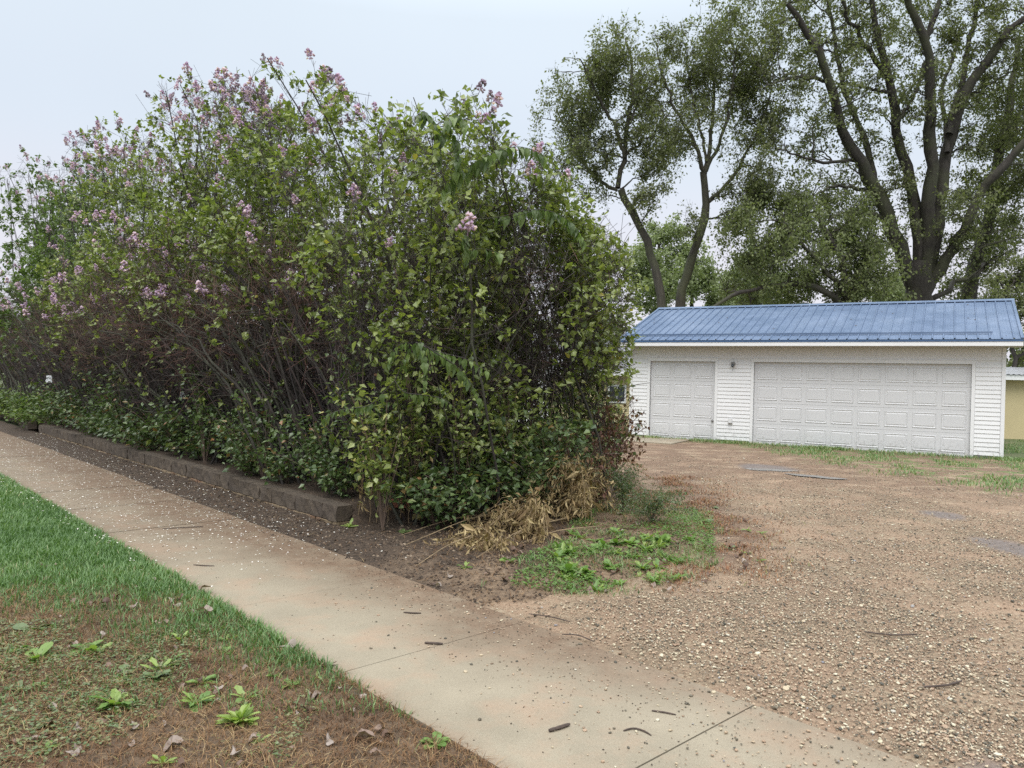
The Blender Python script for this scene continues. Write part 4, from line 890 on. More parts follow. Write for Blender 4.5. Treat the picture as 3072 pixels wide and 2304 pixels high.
    D = unit(Dt[idx]) * .6 + rng.normal(scale=.6, size=(n, 3)) + [0, 0, -.25]
    pos = Pt[idx] + rng.normal(scale=.022, size=(n, 3))
    S = ls * rng.uniform(.5, 1.6, n)
    tint = np.clip(rng.normal(.45, .22, n) + .12 * fnoise(pos[:, 0], pos[:, 2], 2, 3), 0, 1)
    nobj = min(nleafobj, n)
    V, F, tv = leaves(pos[nobj:], D[nobj:], S[nobj:], LEAF4 if u0 < 14 else LEAF2, .6, tint[nobj:])
    link('foliage', mesh('foliage', V - b0, F, M[leafm], tv), root, kind='stuff')
    if nobj:
        # the largest leaves nearest the path, one by one
        for j in range(nobj):
            d = D[j] / np.linalg.norm(D[j])
            q = Vector(d).to_track_quat('X', 'Z')
            link('leaf', LEAFME[j % len(LEAFME)], root, tuple(pos[j] - b0), q.to_euler(), S[j] * 1.25)
    # flower heads on the highest and outermost shoots
    u, nn = toUN(tips); h = hedge_top(u, nn)
    score = tips[:, 2] - h + .25 * rng.normal(size=len(tips)) + .15 * (5.5 - nn)
    order = np.argsort(-score)
    nf_ = min(flowers, len(order)); top_ = order[:int(nf_ * 2.2)]; sel = list(rng.choice(top_, int(nf_ * .6), replace=False))
    front = np.nonzero((nn < 4.7) & (tips[:, 2] > 2.6) & (tips[:, 2] < h - .6))[0]
    if len(front): sel += list(rng.choice(front, min(len(front), nf_ - len(sel)), replace=False))
    for j in sel:
        d = unit(d3[j] + [0, 0, .08]); q = Vector(d).to_track_quat('Z', 'Y')
        isup = tips[j, 2] > h[j] - .5  # skyline heads often take the greyer colour that stands in for backlight
        link('flower_head', random.choice(FLBACKLIT if (isup and random.random() < .45) else FLNEW), root, tuple(tips[j] - b0), q.to_euler(), random.uniform(1.0, 1.75))
    LILACS.append(root)
    return root

def flower_mesh(m, seed, nfl=32, L_=.105, w_=.048):
    r = np.random.default_rng(seed)
    t = r.random(nfl) ** .8; a = r.uniform(0, 6.28, nfl); lob = 1 + .3 * np.sin(a * 2 + seed)
    rad = w_ * (1 - t * .75) * lob * r.uniform(.6, 1.1, nfl)
    c = np.stack([rad * np.cos(a), rad * np.sin(a), t * L_], -1)
    s = r.uniform(.0095, .015, nfl)
    O = np.array([(1, 0, 0), (0, 1, 0), (-1, 0, 0), (0, -1, 0), (0, 0, 1), (0, 0, -1)], float)
    V = c[:, None] + s[:, None, None] * (O[None] + r.normal(scale=.25, size=(nfl, 6, 3)))
    F = np.array([(0, 1, 4), (1, 2, 4), (2, 3, 4), (3, 0, 4), (1, 0, 5), (2, 1, 5), (3, 2, 5), (0, 3, 5)])
    FF = (F[None] + (np.arange(nfl) * 6)[:, None, None]).reshape(-1, 3)
    sv, sf = tubes(np.array([[(0, 0, -.02), (0, 0, L_ * .8)]]), np.array([[.003, .001]]), 3)
    return mesh('flower_head', np.concatenate([V.reshape(-1, 3), sv]), [FF, sf + nfl * 6], m, np.r_[np.repeat(r.random(nfl), 6), np.zeros(len(sv))])
FLNEW = [flower_mesh(M['flower'], s) for s in range(4)]
FLBACKLIT = [flower_mesh(M['backlit_flower'], s + 7, 26, .10, .040) for s in range(4)]
def one_leaf(name, m, tpl=LEAF8, wide=1., droop=.15, t=.5):
    T, F = tpl; V = T.copy(); V[:, 1] *= wide; V[:, 2] -= droop * V[:, 0] ** 2
    return mesh(name, V, F, m, np.full(len(V), t))
LEAFME = [one_leaf('leaf', M['lilac_leaf'], LEAF8, random.uniform(.9, 1.15), random.uniform(.05, .4), t) for t in (.3, .5, .6, .7, .78, .85)]

# near end of the hedge, then away along the footpath
lilac(6.55, 5.0, 'leafy lilac at the near corner of the hedge beside the end of the block wall', 24, 8, 5, 4, 11500, .066, .8, .5, 10, 1, 260)
lilac(6.75, 7.2, 'broad leafy lilac at the hedge end facing the gravel drive', 26, 8, 5, 4, 13000, .066, .9, .1, 9, 2, 120)
lilac(7.2, 8.0, 'outermost lilac of the hedge end, its twigs crossing the yellow house and garage corner', 14, 7, 5, 4, 6500, .062, .55, .2, 5, 15)
lilac(8.1, 6.2, 'tall lilac with bare forked limbs behind the corner lilacs', 20, 7, 5, 4, 9500, .066, 1.0, .9, 20, 3)
lilac(8.6, 8.0, 'back-row lilac whose flowering top shows between the hedge peak and the slender trees', 16, 7, 5, 3, 8000, .066, 1.0, .5, 16, 16)
lilac(8.9, 5.0, 'lilac with a dark forked trunk, second along the wall from the corner', 22, 7, 5, 3, 8500, .064, 1.0, 1.4, 24, 4, 120)
lilac(10.9, 5.0, 'tallest flowering lilac in the middle of the hedge with its top against the sky', 36, 8, 5, 3, 8500, .066, 1.0, .9, 80, 5)
lilac(10.6, 7.2, 'lilac of the back row behind the tallest flowering one', 16, 7, 4, 3, 5000, .066, 1.2, .8, 14, 6)
lilac(12.9, 5.1, 'lilac with stems sloping left over the path under the left peak', 36, 8, 5, 3, 8500, .068, 1.1, 1.0, 95, 7)
lilac(13.4, 7.2, 'back-row lilac behind the left peak of the hedge', 14, 6, 4, 3, 5000, .07, 1.3, .8, 12, 8)
lilac(15.2, 5.2, 'lilac with many low purple-brown twigs left of the hedge peak', 34, 8, 4, 3, 8500, .070, 1.2, 1.1, 85, 9)
lilac(17.6, 5.2, 'lilac with pink blossom patches facing the far part of the footpath', 24, 7, 5, 3, 8500, .074, 1.3, 1.5, 75, 10)
lilac(18.0, 7.4, 'back-row lilac showing only its top at the left of the hedge', 12, 6, 4, 3, 4500, .08, 1.5, .8, 12, 11)
lilac(20.4, 5.3, 'lilac near the far end of the block wall with pale blossom low on its side', 22, 7, 4, 3, 8500, .080, 1.4, 1.5, 60, 12, leafm='far_lilac_leaf')
lilac(23.6, 5.4, 'distant lilac beyond the far end of the block wall', 36, 6, 4, 3, 11500, .088, 1.6, 1.3, 22, 13, leafm='far_lilac_leaf')
lilac(27.5, 5.6, 'farthest lilac of the hedge at the left edge of the view', 34, 6, 4, 3, 11000, .10, 1.9, 1.3, 16, 14, leafm='far_lilac_leaf')
lilac(24.5, 7.8, 'back-row lilac closing the hedge behind its distant left end', 24, 6, 4, 3, 8000, .095, 1.8, .8, 14, 17, leafm='far_lilac_leaf')
lilac(31.5, 7.4, 'back-row lilac at the very edge of the view on the left', 24, 6, 4, 3, 8000, .11, 2.0, .8, 12, 18, leafm='far_lilac_leaf')
rng = np.random.default_rng(55)

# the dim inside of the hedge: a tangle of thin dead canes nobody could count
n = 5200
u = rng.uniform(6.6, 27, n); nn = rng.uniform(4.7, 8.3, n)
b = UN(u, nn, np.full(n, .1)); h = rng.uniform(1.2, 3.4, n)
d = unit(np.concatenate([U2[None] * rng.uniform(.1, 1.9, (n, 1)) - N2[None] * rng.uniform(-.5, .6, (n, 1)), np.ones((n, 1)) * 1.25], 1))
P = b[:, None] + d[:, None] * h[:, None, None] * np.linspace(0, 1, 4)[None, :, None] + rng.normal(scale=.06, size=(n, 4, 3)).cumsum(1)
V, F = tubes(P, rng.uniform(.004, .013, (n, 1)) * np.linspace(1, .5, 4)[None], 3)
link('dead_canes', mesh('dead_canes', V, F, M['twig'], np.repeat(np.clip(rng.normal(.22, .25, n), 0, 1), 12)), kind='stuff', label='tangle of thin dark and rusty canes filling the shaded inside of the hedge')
n = 11000                               # withered leaves, and leaves coloured dark to paint the shade inside
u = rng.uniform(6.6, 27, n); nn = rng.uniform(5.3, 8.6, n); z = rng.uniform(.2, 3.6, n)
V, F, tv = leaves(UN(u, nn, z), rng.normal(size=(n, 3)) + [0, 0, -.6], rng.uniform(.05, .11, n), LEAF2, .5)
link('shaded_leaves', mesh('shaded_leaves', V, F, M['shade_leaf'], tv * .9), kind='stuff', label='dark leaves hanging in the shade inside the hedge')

# leafy undergrowth along the bed above the wall
def seedling(u, n, z0, h, w_, nl, ls, label, group, m='under_leaf', objs=0, seed=0):
    r = np.random.default_rng(seed + 500)
    b0 = UN(u, n, z0); root = thing('seedling_shrub', label, 'plant', tuple(b0), group=group)
    st = max(4, int(nl / 40))
    T_ = np.stack([r.normal(scale=w_ * .55, size=st), r.normal(scale=w_ * .55, size=st), h * r.uniform(.5, 1.05, st)], -1)
    T_[:, :2] += -N2 * w_ * .35
    t = np.linspace(0, 1, 6)[None, :, None]
    C_ = T_ * [.4, .4, .75]
    P = 2 * C_[:, None] * t * (1 - t) + T_[:, None] * t ** 2
    V, F = tubes(P, np.full((st, 6), .004), 3)
    link('stems', mesh('stems', V, F, M['twig'], np.full(len(V), .9)), root)
    i_ = r.integers(0, st, nl); k_ = r.integers(2, 6, nl)
    pos = P[i_, k_] + r.normal(scale=[.09, .09, .06], size=(nl, 3)); pos[:, 2] = np.maximum(pos[:, 2], .02)
    D = r.normal(size=(nl, 3)) * [1, 1, .4] + [0, 0, -.35] + np.r_[-N2 * .5, 0]
    S = ls * r.uniform(.6, 1.35, nl)
    V, F, tv = leaves(pos[objs:], D[objs:], S[objs:], LEAF4 if u < 12 else LEAF2, .9)
    link('foliage', mesh('foliage', V, F, M[m], tv), root, kind='stuff')
    for j in range(objs):
        q = Vector(unit(D[j])).to_track_quat('X', 'Z')
        link('leaf', UNDERME[j % len(UNDERME)], root, tuple(pos[j]), q.to_euler(), S[j] * 1.2)
UNDERME = [one_leaf('leaf', M['under_leaf'], LEAF8, random.uniform(.9, 1.2), random.uniform(.1, .4), t) for t in (.3, .55, .8)]
ORD = 'first second third fourth fifth sixth seventh eighth ninth tenth eleventh twelfth thirteenth fourteenth fifteenth sixteenth seventeenth eighteenth nineteenth twentieth'.split()
def nth(i): return ORD[i] if i < 20 else ('twenty-' + ORD[i - 20] if i < 29 else 'thirtieth' if i == 29 else 'thirty-' + ORD[i - 30])
UG = 'leafy seedlings crowding the bed above the block wall'
k = 0
for u in np.arange(7.15, 20.6, .43):
    near = u < 12
    seedling(u + random.uniform(-.12, .12), 4.34 + random.uniform(-.06, .3), .22, random.choice([.5, .7, .9, 1.2, 1.5]) * random.uniform(.85, 1.1), .42, 420 if near else 300, .064 if near else .085,
             nth(k) + ' leafy seedling behind the wall, counting from its near right end', UG, objs=14 if u < 9 else 0, seed=k); k += 1
k2 = 0
for u in np.arange(7.3, 25, .8):
    seedling(u + random.uniform(-.2, .2), 5.3 + random.uniform(-.15, .3), .25, random.uniform(.6, 1.25), .5, 330, .075,
             nth(k2) + ' taller shaded seedling under the lilac stems, counting from the near end', 'taller seedlings deeper under the lilacs', seed=k); k += 1; k2 += 1
k2 = 0
for u in np.arange(20.6, 29, .7):
    seedling(u, 4.2 + random.uniform(0, .3), .05, random.uniform(.6, 1.1), .5, 300, .10,
             nth(k2) + ' yellow-green bush past the far end of the wall, counting leftward', 'undergrowth past the far end of the wall', m='far_lilac_leaf', seed=k); k += 1; k2 += 1
# right end, below the crown
specs = [(-.75, 8.35, .55, .35, 'dark leafy plant among the loose bricks at the foot of the corner lilac'),
         (-.35, 8.5, .7, .4, 'dark leafy plant under the big drooping fronds, right of the bricks'),
         (.10, 8.7, .9, .4, 'leafy plant with broad pale leaves at the middle of the hedge end'),
         (.45, 9.1, 1.1, .45, 'tall leafy plant with blue-green leaves at the hedge end above the dried weeds'),
         (.80, 9.6, 1.0, .45, 'bushy plant beside the right-hand edge of the hedge end'),
         (-1.25, 8.1, 1.3, .35, 'leafy plant climbing at the very end of the block wall'), (-.95, 8.5, 1.7, .4, 'tall leafy growth under the drooping fronds at the left of the hedge end'),
         (-.5, 8.75, 1.9, .45, 'tall leafy growth filling the hedge end behind the bricks'), (0., 9.05, 1.8, .45, 'tall leafy growth at the centre of the hedge end'),
         (.4, 9.5, 1.7, .45, 'tall leafy growth right of the centre of the hedge end'), (.85, 10.1, 1.5, .45, 'tall leafy growth at the outer right of the hedge end'),
         (1.15, 10.3, 1.0, .45, 'bushy plant at the outer right corner of the hedge by the gravel'),
         (1.35, 11.4, 1.1, .5, 'bushy plant along the drive side of the hedge'), (1.4, 12.6, 1.1, .5, 'farther bushy plant along the drive side of the hedge')]
for x, y, h, w_, lab in specs:
    if x < 1.3: y -= .55
    P = np.array([x, y]); seedling(P @ U2, P @ N2, .08, h, w_, 520, .072, lab, 'plants along the foot of the hedge end', objs=16, seed=k, m='lilac_leaf' if h > 1.2 else 'under_leaf'); k += 1

# shrub with withered red-brown leaves leaning out over the drive
def brown_bush(x, y, h, label, seed):
    global rng
    rng = np.random.default_rng(seed)
    root = thing('withered_shrub', label, 'shrub', (x, y, 0), group='withered brown-leaved shrubs')
    st = 14; T_ = np.stack([rng.normal(.15, .28, st), rng.normal(0, .28, st), h * rng.uniform(.6, 1, st)], -1)
    t = np.linspace(0, 1, 8)[None, :, None]; C_ = T_ * [.3, .3, .8]
    P = 2 * C_[:, None] * t * (1 - t) + T_[:, None] * t ** 2
    V, F = tubes(P, np.full((st, 8), .005), 4); link('stems', mesh('stems', V, F, M['twig'], np.full(len(V), .7)), root)
    B, Rb, _ = grow(P, np.full((st, 8), .005), 8, (.3, 1), (30, 80), (.1, .35), 4, -.05, .25, .6, .5)
    V, F = tubes(B, Rb, 3); link('twigs', mesh('twigs', V, F, M['twig'], np.full(len(V), .7)), root, kind='stuff')
    n = 480; i_ = rng.integers(0, len(B), n)
    V, F, tv = leaves(B[i_, 3] + rng.normal(scale=.03, size=(n, 3)), rng.normal(size=(n, 3)) * .6 + [0, 0, -1], rng.uniform(.035, .065, n), LEAF4, .2)
    link('foliage', mesh('foliage', V, F, M['brown_leaf'], tv), root, kind='stuff')
brown_bush(1.15, 9.6, 1.25, 'withered shrub with dark red-brown leaves at the right edge of the hedge', 71)
brown_bush(.8, 9.0, 1.0, 'withered brown shrub mixed into green leaves just above the pile of dried weeds', 72)
brown_bush(1.4, 10.9, 1.3, 'brown-leaved shrub farther along the drive side of the hedge', 73)
rng = np.random.default_rng(56)

# saplings with long drooping feathered leaves
LEAFL = [one_leaf('leaflet', M['frond_leaf'], LEAF8, random.uniform(.75, .95), random.uniform(.25, .6), t) for t in (.25, .5, .7, .9)]
def frond_plant(base, fr, label, size):
    root = thing('frond_sapling', label, 'sapling', base, group=None)
    b = np.array(base)
    hub = np.mean([f[0] for f in fr], axis=0)
    P = resample([b, b * .7 + hub * .3 + [.05, .05, .2], hub], 12)[None]
    V, F = tubes(P - b, np.linspace(.010, .004, 12)[None], 5); link('stem', mesh('stem', V, F, M['stem']), root)
    for f in fr:
        pts = np.array(f); q = resample(np.concatenate([hub[None], pts]), 16)
        V, F = tubes(q[None] - b, np.linspace(.005, .002, 16)[None], 4)
        ra = link('frond_stalk', mesh('frond_stalk', V, F, M['stem']), root)
        L_ = np.linalg.norm(np.diff(q, axis=0), axis=1).sum()
        m_ = int(max(7, L_ / .055))
        for j in range(m_):
            t = .22 + .78 * j / (m_ - 1); f_ = t * 15; i0 = min(int(f_), 14)
            p_ = q[i0] * (1 - (f_ - i0)) + q[i0 + 1] * (f_ - i0); td = unit(q[i0 + 1] - q[i0])
            sd_ = unit(np.cross(td, [0, 0, 1.]) + 1e-3)
            for sgn in (-1, 1):
                d = sd_ * sgn * random.uniform(.15, .9) + td * random.uniform(.1, .8) + np.array([0, 0, -random.uniform(.5, 2.2)]) + rng.normal(scale=.2, size=3)
                qq = Vector(unit(d)).to_track_quat('X', 'Z')
                link('leaflet', random.choice(LEAFL), ra, tuple(p_ - b), qq.to_euler(), size * random.uniform(.5, 1.1) * (1 - .3 * t)) if random.random() < .88 else None
frond_plant((-.55, 7.9, .2), FRONDS[0:3], 'sapling with large pale feathered leaves drooping from the middle of the hedge end', .135)
frond_plant((-1.15, 7.95, .25), FRONDS[3:6], 'lower sapling with drooping feathered leaves just left of the pale one', .10)
frond_plant((-1.0, 8.5, .3), FRONDS[6:9], 'sapling top with wilting feathered leaves hanging against the sky above the hedge', .17)
frond_plant((-.1, 8.7, .2), FRONDS[9:12], 'sapling with long arching feathered leaves spreading right across the hedge top', .18)

# dried vine hanging at the end of the wall, and the heap of dried weeds
def dried_plant(name, label, base, stems, nleaf, ls, grp=None, seed=0, m='tan_leaf', rad=.004):
    r = np.random.default_rng(seed); b = np.array(base)
    root = thing(name, label, 'dried plant', base, group=grp)
    P = np.array([resample(s, 10) for s in stems]) + r.normal(scale=.008, size=(len(stems), 10, 3))
    V, F = tubes(P - b, np.linspace(rad, rad * .5, 10)[None].repeat(len(P), 0), 4)
    link('stems', mesh('stems', V, F, M['dead_twig']), root)
    i_ = r.integers(0, len(P), nleaf); k_ = r.integers(2, 10, nleaf)
    pos = P[i_, k_] + r.normal(scale=[.035, .035, .03], size=(nleaf, 3))
    pos[:, 2] = np.maximum(pos[:, 2], .05)
    V, F, tv = leaves(pos, r.normal(scale=.65, size=(nleaf, 3)) + [0, 0, -.8], ls * r.gamma(3, .33, nleaf), LEAFN, .3)
    link('foliage', mesh('foliage', V - b, F, M[m], tv), root, kind='stuff')
    return root
r = np.random.default_rng(9)
st = [[(-1.55 + dx, 7.95, .1), (-1.50 + dx, 7.9, .5), (-1.5 + dx * 1.2, 7.88, .95 + h)] for dx, h in ((-.02, 0), (.08, .15), (.17, .25), (.28, .1), (.40, .2), (.5, .0))]
dried_plant('dried_vine', 'tall pale dried stalks with withered hanging leaves at the end of the block wall', (-1.4, 7.95, .1), st, 380, .045, seed=1)
def heap(cx, cy, nst, reach, hgt, label, nleaf, seed, lsz=.05):
    r = np.random.default_rng(seed); st = []
    for _ in range(nst):
        a = r.uniform(2.6, 4.9) if r.random() < .75 else r.uniform(0, 6.28); L_ = reach * r.uniform(.5, 1.1)
        h = hgt * r.uniform(.3, 1.1)
        e = (cx + math.cos(a) * L_, cy + math.sin(a) * L_ * .7)
        st.append([(cx + r.normal(0, .1), cy + r.normal(0, .1), .05), (cx + math.cos(a) * L_ * .4, cy + math.sin(a) * L_ * .3, h), (e[0], e[1], .07 + .5 * h * r.random())])
    return dried_plant('dried_weed', label, (cx, cy, .05), st, nleaf, lsz, seed=seed, rad=.0035)
heap(.80, 8.45, 34, .75, .85, 'tallest heap of straw-coloured dried weeds against the right foot of the hedge', 2600, 2)
heap(.30, 7.65, 30, .75, .50, 'tan dried weeds sprawling left of the tallest heap', 2000, 3)
heap(-.05, 7.0, 16, .65, .26, 'flattened dried weed nearest the footpath on the dark soil', 900, 4)
heap(1.0, 9.1, 22, .5, .8, 'brown dried weeds merging into the hedge corner by the gravel', 1200, 5)
# long bare stalks lying over the soil
for j, (a, b_, h, lab) in enumerate([((.45, 8.3), (-1.0, 6.9), .20, 'long bare stalk lying on the soil, reaching nearest to the footpath'),
                                     ((.2, 8.2), (-1.15, 7.25), .15, 'long thin stalk lying on the soil toward the wall end'),
                                     ((.6, 8.0), (-.35, 6.35), .14, 'pale stalk arching over the soil in front of the dried weeds'),
                                     ((.9, 7.6), (.0, 7.0), .10, 'short stalk crossing the soil right of the others'),
                                     ((-.35, 7.0), (-.75, 6.3), .07, 'twig stub lying nearest the concrete on the soil')]):
    P = resample([(a[0], a[1], .18), ((a[0] + b_[0]) / 2, (a[1] + b_[1]) / 2 + .06, .08 + h), (b_[0], b_[1], .075)], 10)[None]
    V, F = tubes(P - [b_[0], b_[1], .075], np.linspace(.006, .003, 10)[None], 5)
    o = link('dry_stalk', mesh('dry_stalk', V, F, M['dead_twig']), loc=(b_[0], b_[1], .075), label=lab, category='stalk', group='dry stalks on the soil')

# feathery green weed in front of the hedge end
def feathery(x, y, h, label, seed):
    r = np.random.default_rng(seed); root = thing('feathery_weed', label, 'weed', (x, y, .1))
    st = 26; T_ = np.stack([r.normal(0, .28, st), r.normal(-.1, .22, st), h * r.uniform(.4, 1, st)], -1)
    t = np.linspace(0, 1, 7)[None, :, None]; C_ = T_ * [.3, .3, 1.1]; P = 2 * C_[:, None] * t * (1 - t) + T_[:, None] * t ** 2
    V, F = tubes(P, np.full((st, 7), .0025), 3); link('stems', mesh('stems', V, F, M['twig'], np.full(len(V), 1.)), root)
    n = 2200; i_ = r.integers(0, st, n); k_ = r.integers(2, 7, n)
    V, F, tv = leaves(P[i_, k_] + r.normal(scale=.04, size=(n, 3)), r.normal(size=(n, 3)) + [0, 0, .1], r.uniform(.02, .045, n), LEAFN, .5)
    link('foliage', mesh('foliage', V, F, M['under_leaf'], tv), root, kind='stuff')
feathery(.15, 8.35, .75, 'fine feathery dark green weed at the foot of the hedge behind the dried weeds', 21)
feathery(.62, 8.75, .95, 'taller fine-leaved weed rising right of the feathery one', 22)
feathery(1.35, 9.0, .55, 'mounded fine-leaved green weed beside the gravel at the hedge corner', 23)
feathery(1.55, 8.3, .35, 'low fine-leaved green weed at the gravel edge, nearest of the mounded ones', 24)

# ------------------------------------------------------------------ weeds, each a rosette of leaves
def rosette_leaf(name, wide, droop, t, wavy=0., m='weed_leaf'):
    xs = [0, .12, .3, .5, .7, .88, 1.0]; ws = np.array([.02, .07, .14, .20, .22, .15, 0.]) * wide
    V = []; F = []
    for j, (x, w_) in enumerate(zip(xs, ws)):
        z = .55 * x - droop * x * x
        wv = wavy * (.04 if j % 2 else -.03)
        V += [(x, w_ + wv, z + .04), (x, 0, z), (x, -w_ + wv, z + .04)]
    for j in range(len(xs) - 1):
        a = j * 3; F += [(a, a + 3, a + 4, a + 1), (a + 1, a + 4, a + 5, a + 2)]
    return mesh(name, V, np.array(F), M[m], np.full(len(V), t))
ROS = {'broad': [rosette_leaf('leaf', 1.25, .5, t) for t in (.3, .55, .7)],
       'narrow': [rosette_leaf('leaf', .75, d, t, 1.) for t, d in ((.35, .5), (.6, .7), (.85, .3))],
       'bright': [rosette_leaf('leaf', .62, d, t, .6) for t, d in ((.85, .3), (1., .45), (.9, .15))],
       'blue': [rosette_leaf('leaf', 1.35, .6, t, 0, 'under_leaf') for t in (.7, .85)]}
def zground(x, y):
    P = np.array([x, y])
    if P @ N2 < 2.14: return float(lawn_z(np.array([x]), np.array([y]))[0])
    if x < soil_limit(y) + .1 and P @ N2 > 3.4: return float(soil_z(np.array([x]), np.array([y]))[0])
    return .018
def rosette(x, y, size, nl, kind, label, group=None, up=.5):
    z = zground(x, y)
    root = thing('weed', label, 'weed', (x, y, z - .005), group=group)
    nl = int(nl * 1.35)
    for j in range(nl):
        a = j * 2.4 + random.uniform(-.3, .3)
        link('leaf', random.choice(ROS[kind]), root, rot=(random.uniform(-.3, .3), -random.uniform(-.15, up * (.4 + j / nl)), a), scale=size * random.uniform(.45, 1.15))
rosette(-1.22, 3.50, .10, 40, 'bright', 'bright yellow-green lettuce-like weed in the brown grass near the bottom left', up=.9)
rosette(-1.57, 3.93, .10, 13, 'narrow', 'pale green dandelion rosette right of centre in the worn grass')
rosette(-1.50, 3.68, .10, 13, 'narrow', 'dandelion rosette just in front of another in the worn grass')
rosette(-1.86, 3.62, .12, 15, 'narrow', 'spreading light green dandelion in the worn grass, left of the bright one')
rosette(-1.84, 4.05, .09, 9, 'bright', 'small yellow-green weed with a yellowing leaf in the worn grass')
rosette(-2.38, 4.32, .13, 10, 'broad', 'plantain weed with broad upright leaves where the lawn turns brown')
rosette(-2.58, 4.20, .12, 9, 'broad', 'broad-leaved weed just left of the upright plantain')
rosette(-2.42, 3.80, .11, 8, 'blue', 'blue-green broad-leaved weed lying flat at the left of the worn grass')
rosette(-2.90, 4.65, .12, 8, 'blue', 'pale blue-green weed at the left edge of the picture below the lawn')
rosette(-1.10, 3.92, .07, 10, 'broad', 'small round-leaved weed midway between the dandelions and the footpath')
rosette(-1.00, 4.02, .06, 7, 'bright', 'tiny light green weed nearest the footpath edge')
rosette(-.30, 3.33, .075, 14, 'broad', 'low clump of round green leaves against the footpath edge at the bottom')
rosette(-1.40, 3.12, .07, 9, 'bright', 'small weed cut by the bottom edge of the picture')
rosette(-1.95, 3.22, .07, 9, 'narrow', 'small weed with yellowing tips near the bottom left corner')
rosette(-2.10, 3.05, .07, 8, 'blue', 'small grey-green weed near the bottom left corner')
rosette(-1.95, 4.55, .07, 8, 'bright', 'little yellow-green weed at the lower lawn edge')
rosette(-1.62, 8.0 - .28, .10, 9, 'bright', 'young light green seedling in the dark soil right at the wall end')
rosette(-1.02, 7.52, .11, 6, 'blue', 'seedling with two large yellow-green leaves on the soil right of the wall end')
rosette(-.35, 6.2, .09, 6, 'narrow', 'small weed on the dark soil near the concrete, left of the weed patch')
rosette(.02, 6.45, .11, 8, 'broad', 'small weed among fallen stalks at the left of the weed patch')
for i in range(26):
    y = random.uniform(3.1, 4.9); x = random.uniform(-3.1, -.9)
    if x * N2[0] + y * N2[1] > 2.0: continue
    rosette(x, y, random.uniform(.045, .10), random.randint(6, 12), random.choice(['narrow', 'blue', 'broad', 'narrow']), 'small green weed among dry leaves in the worn grass', 'small weeds in the worn grass')
for i in range(64):
    y = random.uniform(5.8, 7.7); f = random.random(); x = .35 + f * 1.1 + (y - 6.2) * .15
    if x > soil_limit(y) + .25 or x < .25: continue
    kd = random.choice(['narrow', 'bright', 'broad', 'narrow', 'narrow']); big = random.uniform(.05, .115)
    rosette(x, y, big, random.randint(10, 17), kd,
            ('large ' if big > .105 else 'medium ' if big > .088 else 'small ') + {'narrow': 'dandelion rosette', 'bright': 'bright-leaved rosette', 'broad': 'broad-leaved plantain'}[kd] + ' in the dense weed patch, ' +
            ('front' if y < 6.4 else 'middle' if y < 7.0 else 'back') + ' and ' + ('left' if x < .75 else 'centre' if x < 1.1 else 'right'), 'rosettes of the dense weed patch', up=.8)
for i in range(16):
    y = random.uniform(6.8, 10.5); x = soil_limit(y) + random.uniform(-.1, .8)
    rosette(x, y, random.uniform(.05, .09), random.randint(6, 9), random.choice(['narrow', 'blue', 'broad']),
            'small weed scattered in the reddish dry grass along the gravel edge', 'small weeds along the gravel edge')

# ------------------------------------------------------------------ ground cover nobody could count
def blades(P, H, W, lean, name, m, tint, label, flat=0.):
    n = len(P)
    a = rng.uniform(0, 6.28, n); D = np.stack([np.cos(a), np.sin(a), np.zeros(n)], -1); S_ = np.stack([-np.sin(a), np.cos(a), np.zeros(n)], -1)
    up = np.array([0, 0, 1.]) * (1 - flat)
    ln = (lean * rng.uniform(.2, 1.4, n))[:, None]
    H = H[:, None]; W = W[:, None]
    p1 = P + up * H * .55 + D * H * ln * .35 + [0, 0, .004]; p2 = P + up * H * .95 + D * H * (ln + flat)
    p2[:, 2] += .003
    V = np.stack([P - S_ * W * .5, P + S_ * W * .5, p1 - S_ * W * .4, p1 + S_ * W * .4, p2], 1).reshape(-1, 3)
    b_ = (np.arange(n) * 5)[:, None]
    F4 = b_ + np.array([[0, 1, 3, 2]]); F3 = b_ + np.array([[2, 3, 4]])
    return link(name, mesh(name, V, [F4, F3], m, np.repeat(tint, 5)), kind='stuff', label=label)
def scatter(n, x0, x1, y0, y1, test):
    x = rng.uniform(x0, x1, n); y = rng.uniform(y0, y1, n); k_ = test(x, y); return x[k_], y[k_]
# lush lawn
n = 230000
t = rng.random(n); yy = 3.6 + (15 - 3.6) * t ** 1.5; xx = -yy * rng.uniform(.05, .86, n)
k_ = (Nof(xx, yy) < 2.16 + .035 * fnoise(xx, yy, 9, 12)) & (rng.random(n) < green_w(xx, yy) ** 1.7 * .96 + .04)
xx, yy = xx[k_], yy[k_]; n = len(xx)
P = np.stack([xx, yy, lawn_z(xx, yy) - .005], -1)
H = rng.uniform(.035, .085, n) * (1 + .15 * fnoise(xx, yy, 5, 14)) * (.75 + .25 * green_w(xx, yy)); W = .0035 + .0007 * yy * rng.uniform(.8, 1.2, n)
tint = np.clip(rng.normal(.42, .2, n) + .25 * fnoise(xx, yy, 2.2, 15), 0, 1)
blades(P, H, W, .75, 'grass', M['grass'], tint, 'lush green grass of the lawn left of the footpath')
# worn brown thatch
n = 60000
xx, yy = scatter(n, -3.6, .1, 2.7, 6.2, lambda x, y: (Nof(x, y) < 2.15) & (rng.random(len(x)) < 1.05 - .8 * green_w(x, y)))
n = len(xx); P = np.stack([xx, yy, lawn_z(xx, yy) + .002], -1)
tint = np.clip(rng.normal(.45, .22, n) + .28 * fnoise(xx, yy, 2.8, 18), 0, 1)
blades(P, rng.uniform(.02, .055, n), rng.uniform(.0025, .005, n), 1.1, 'dry_grass', M['dry_grass'], tint, 'worn brown and straw-coloured thatch in front of the lawn', .45)
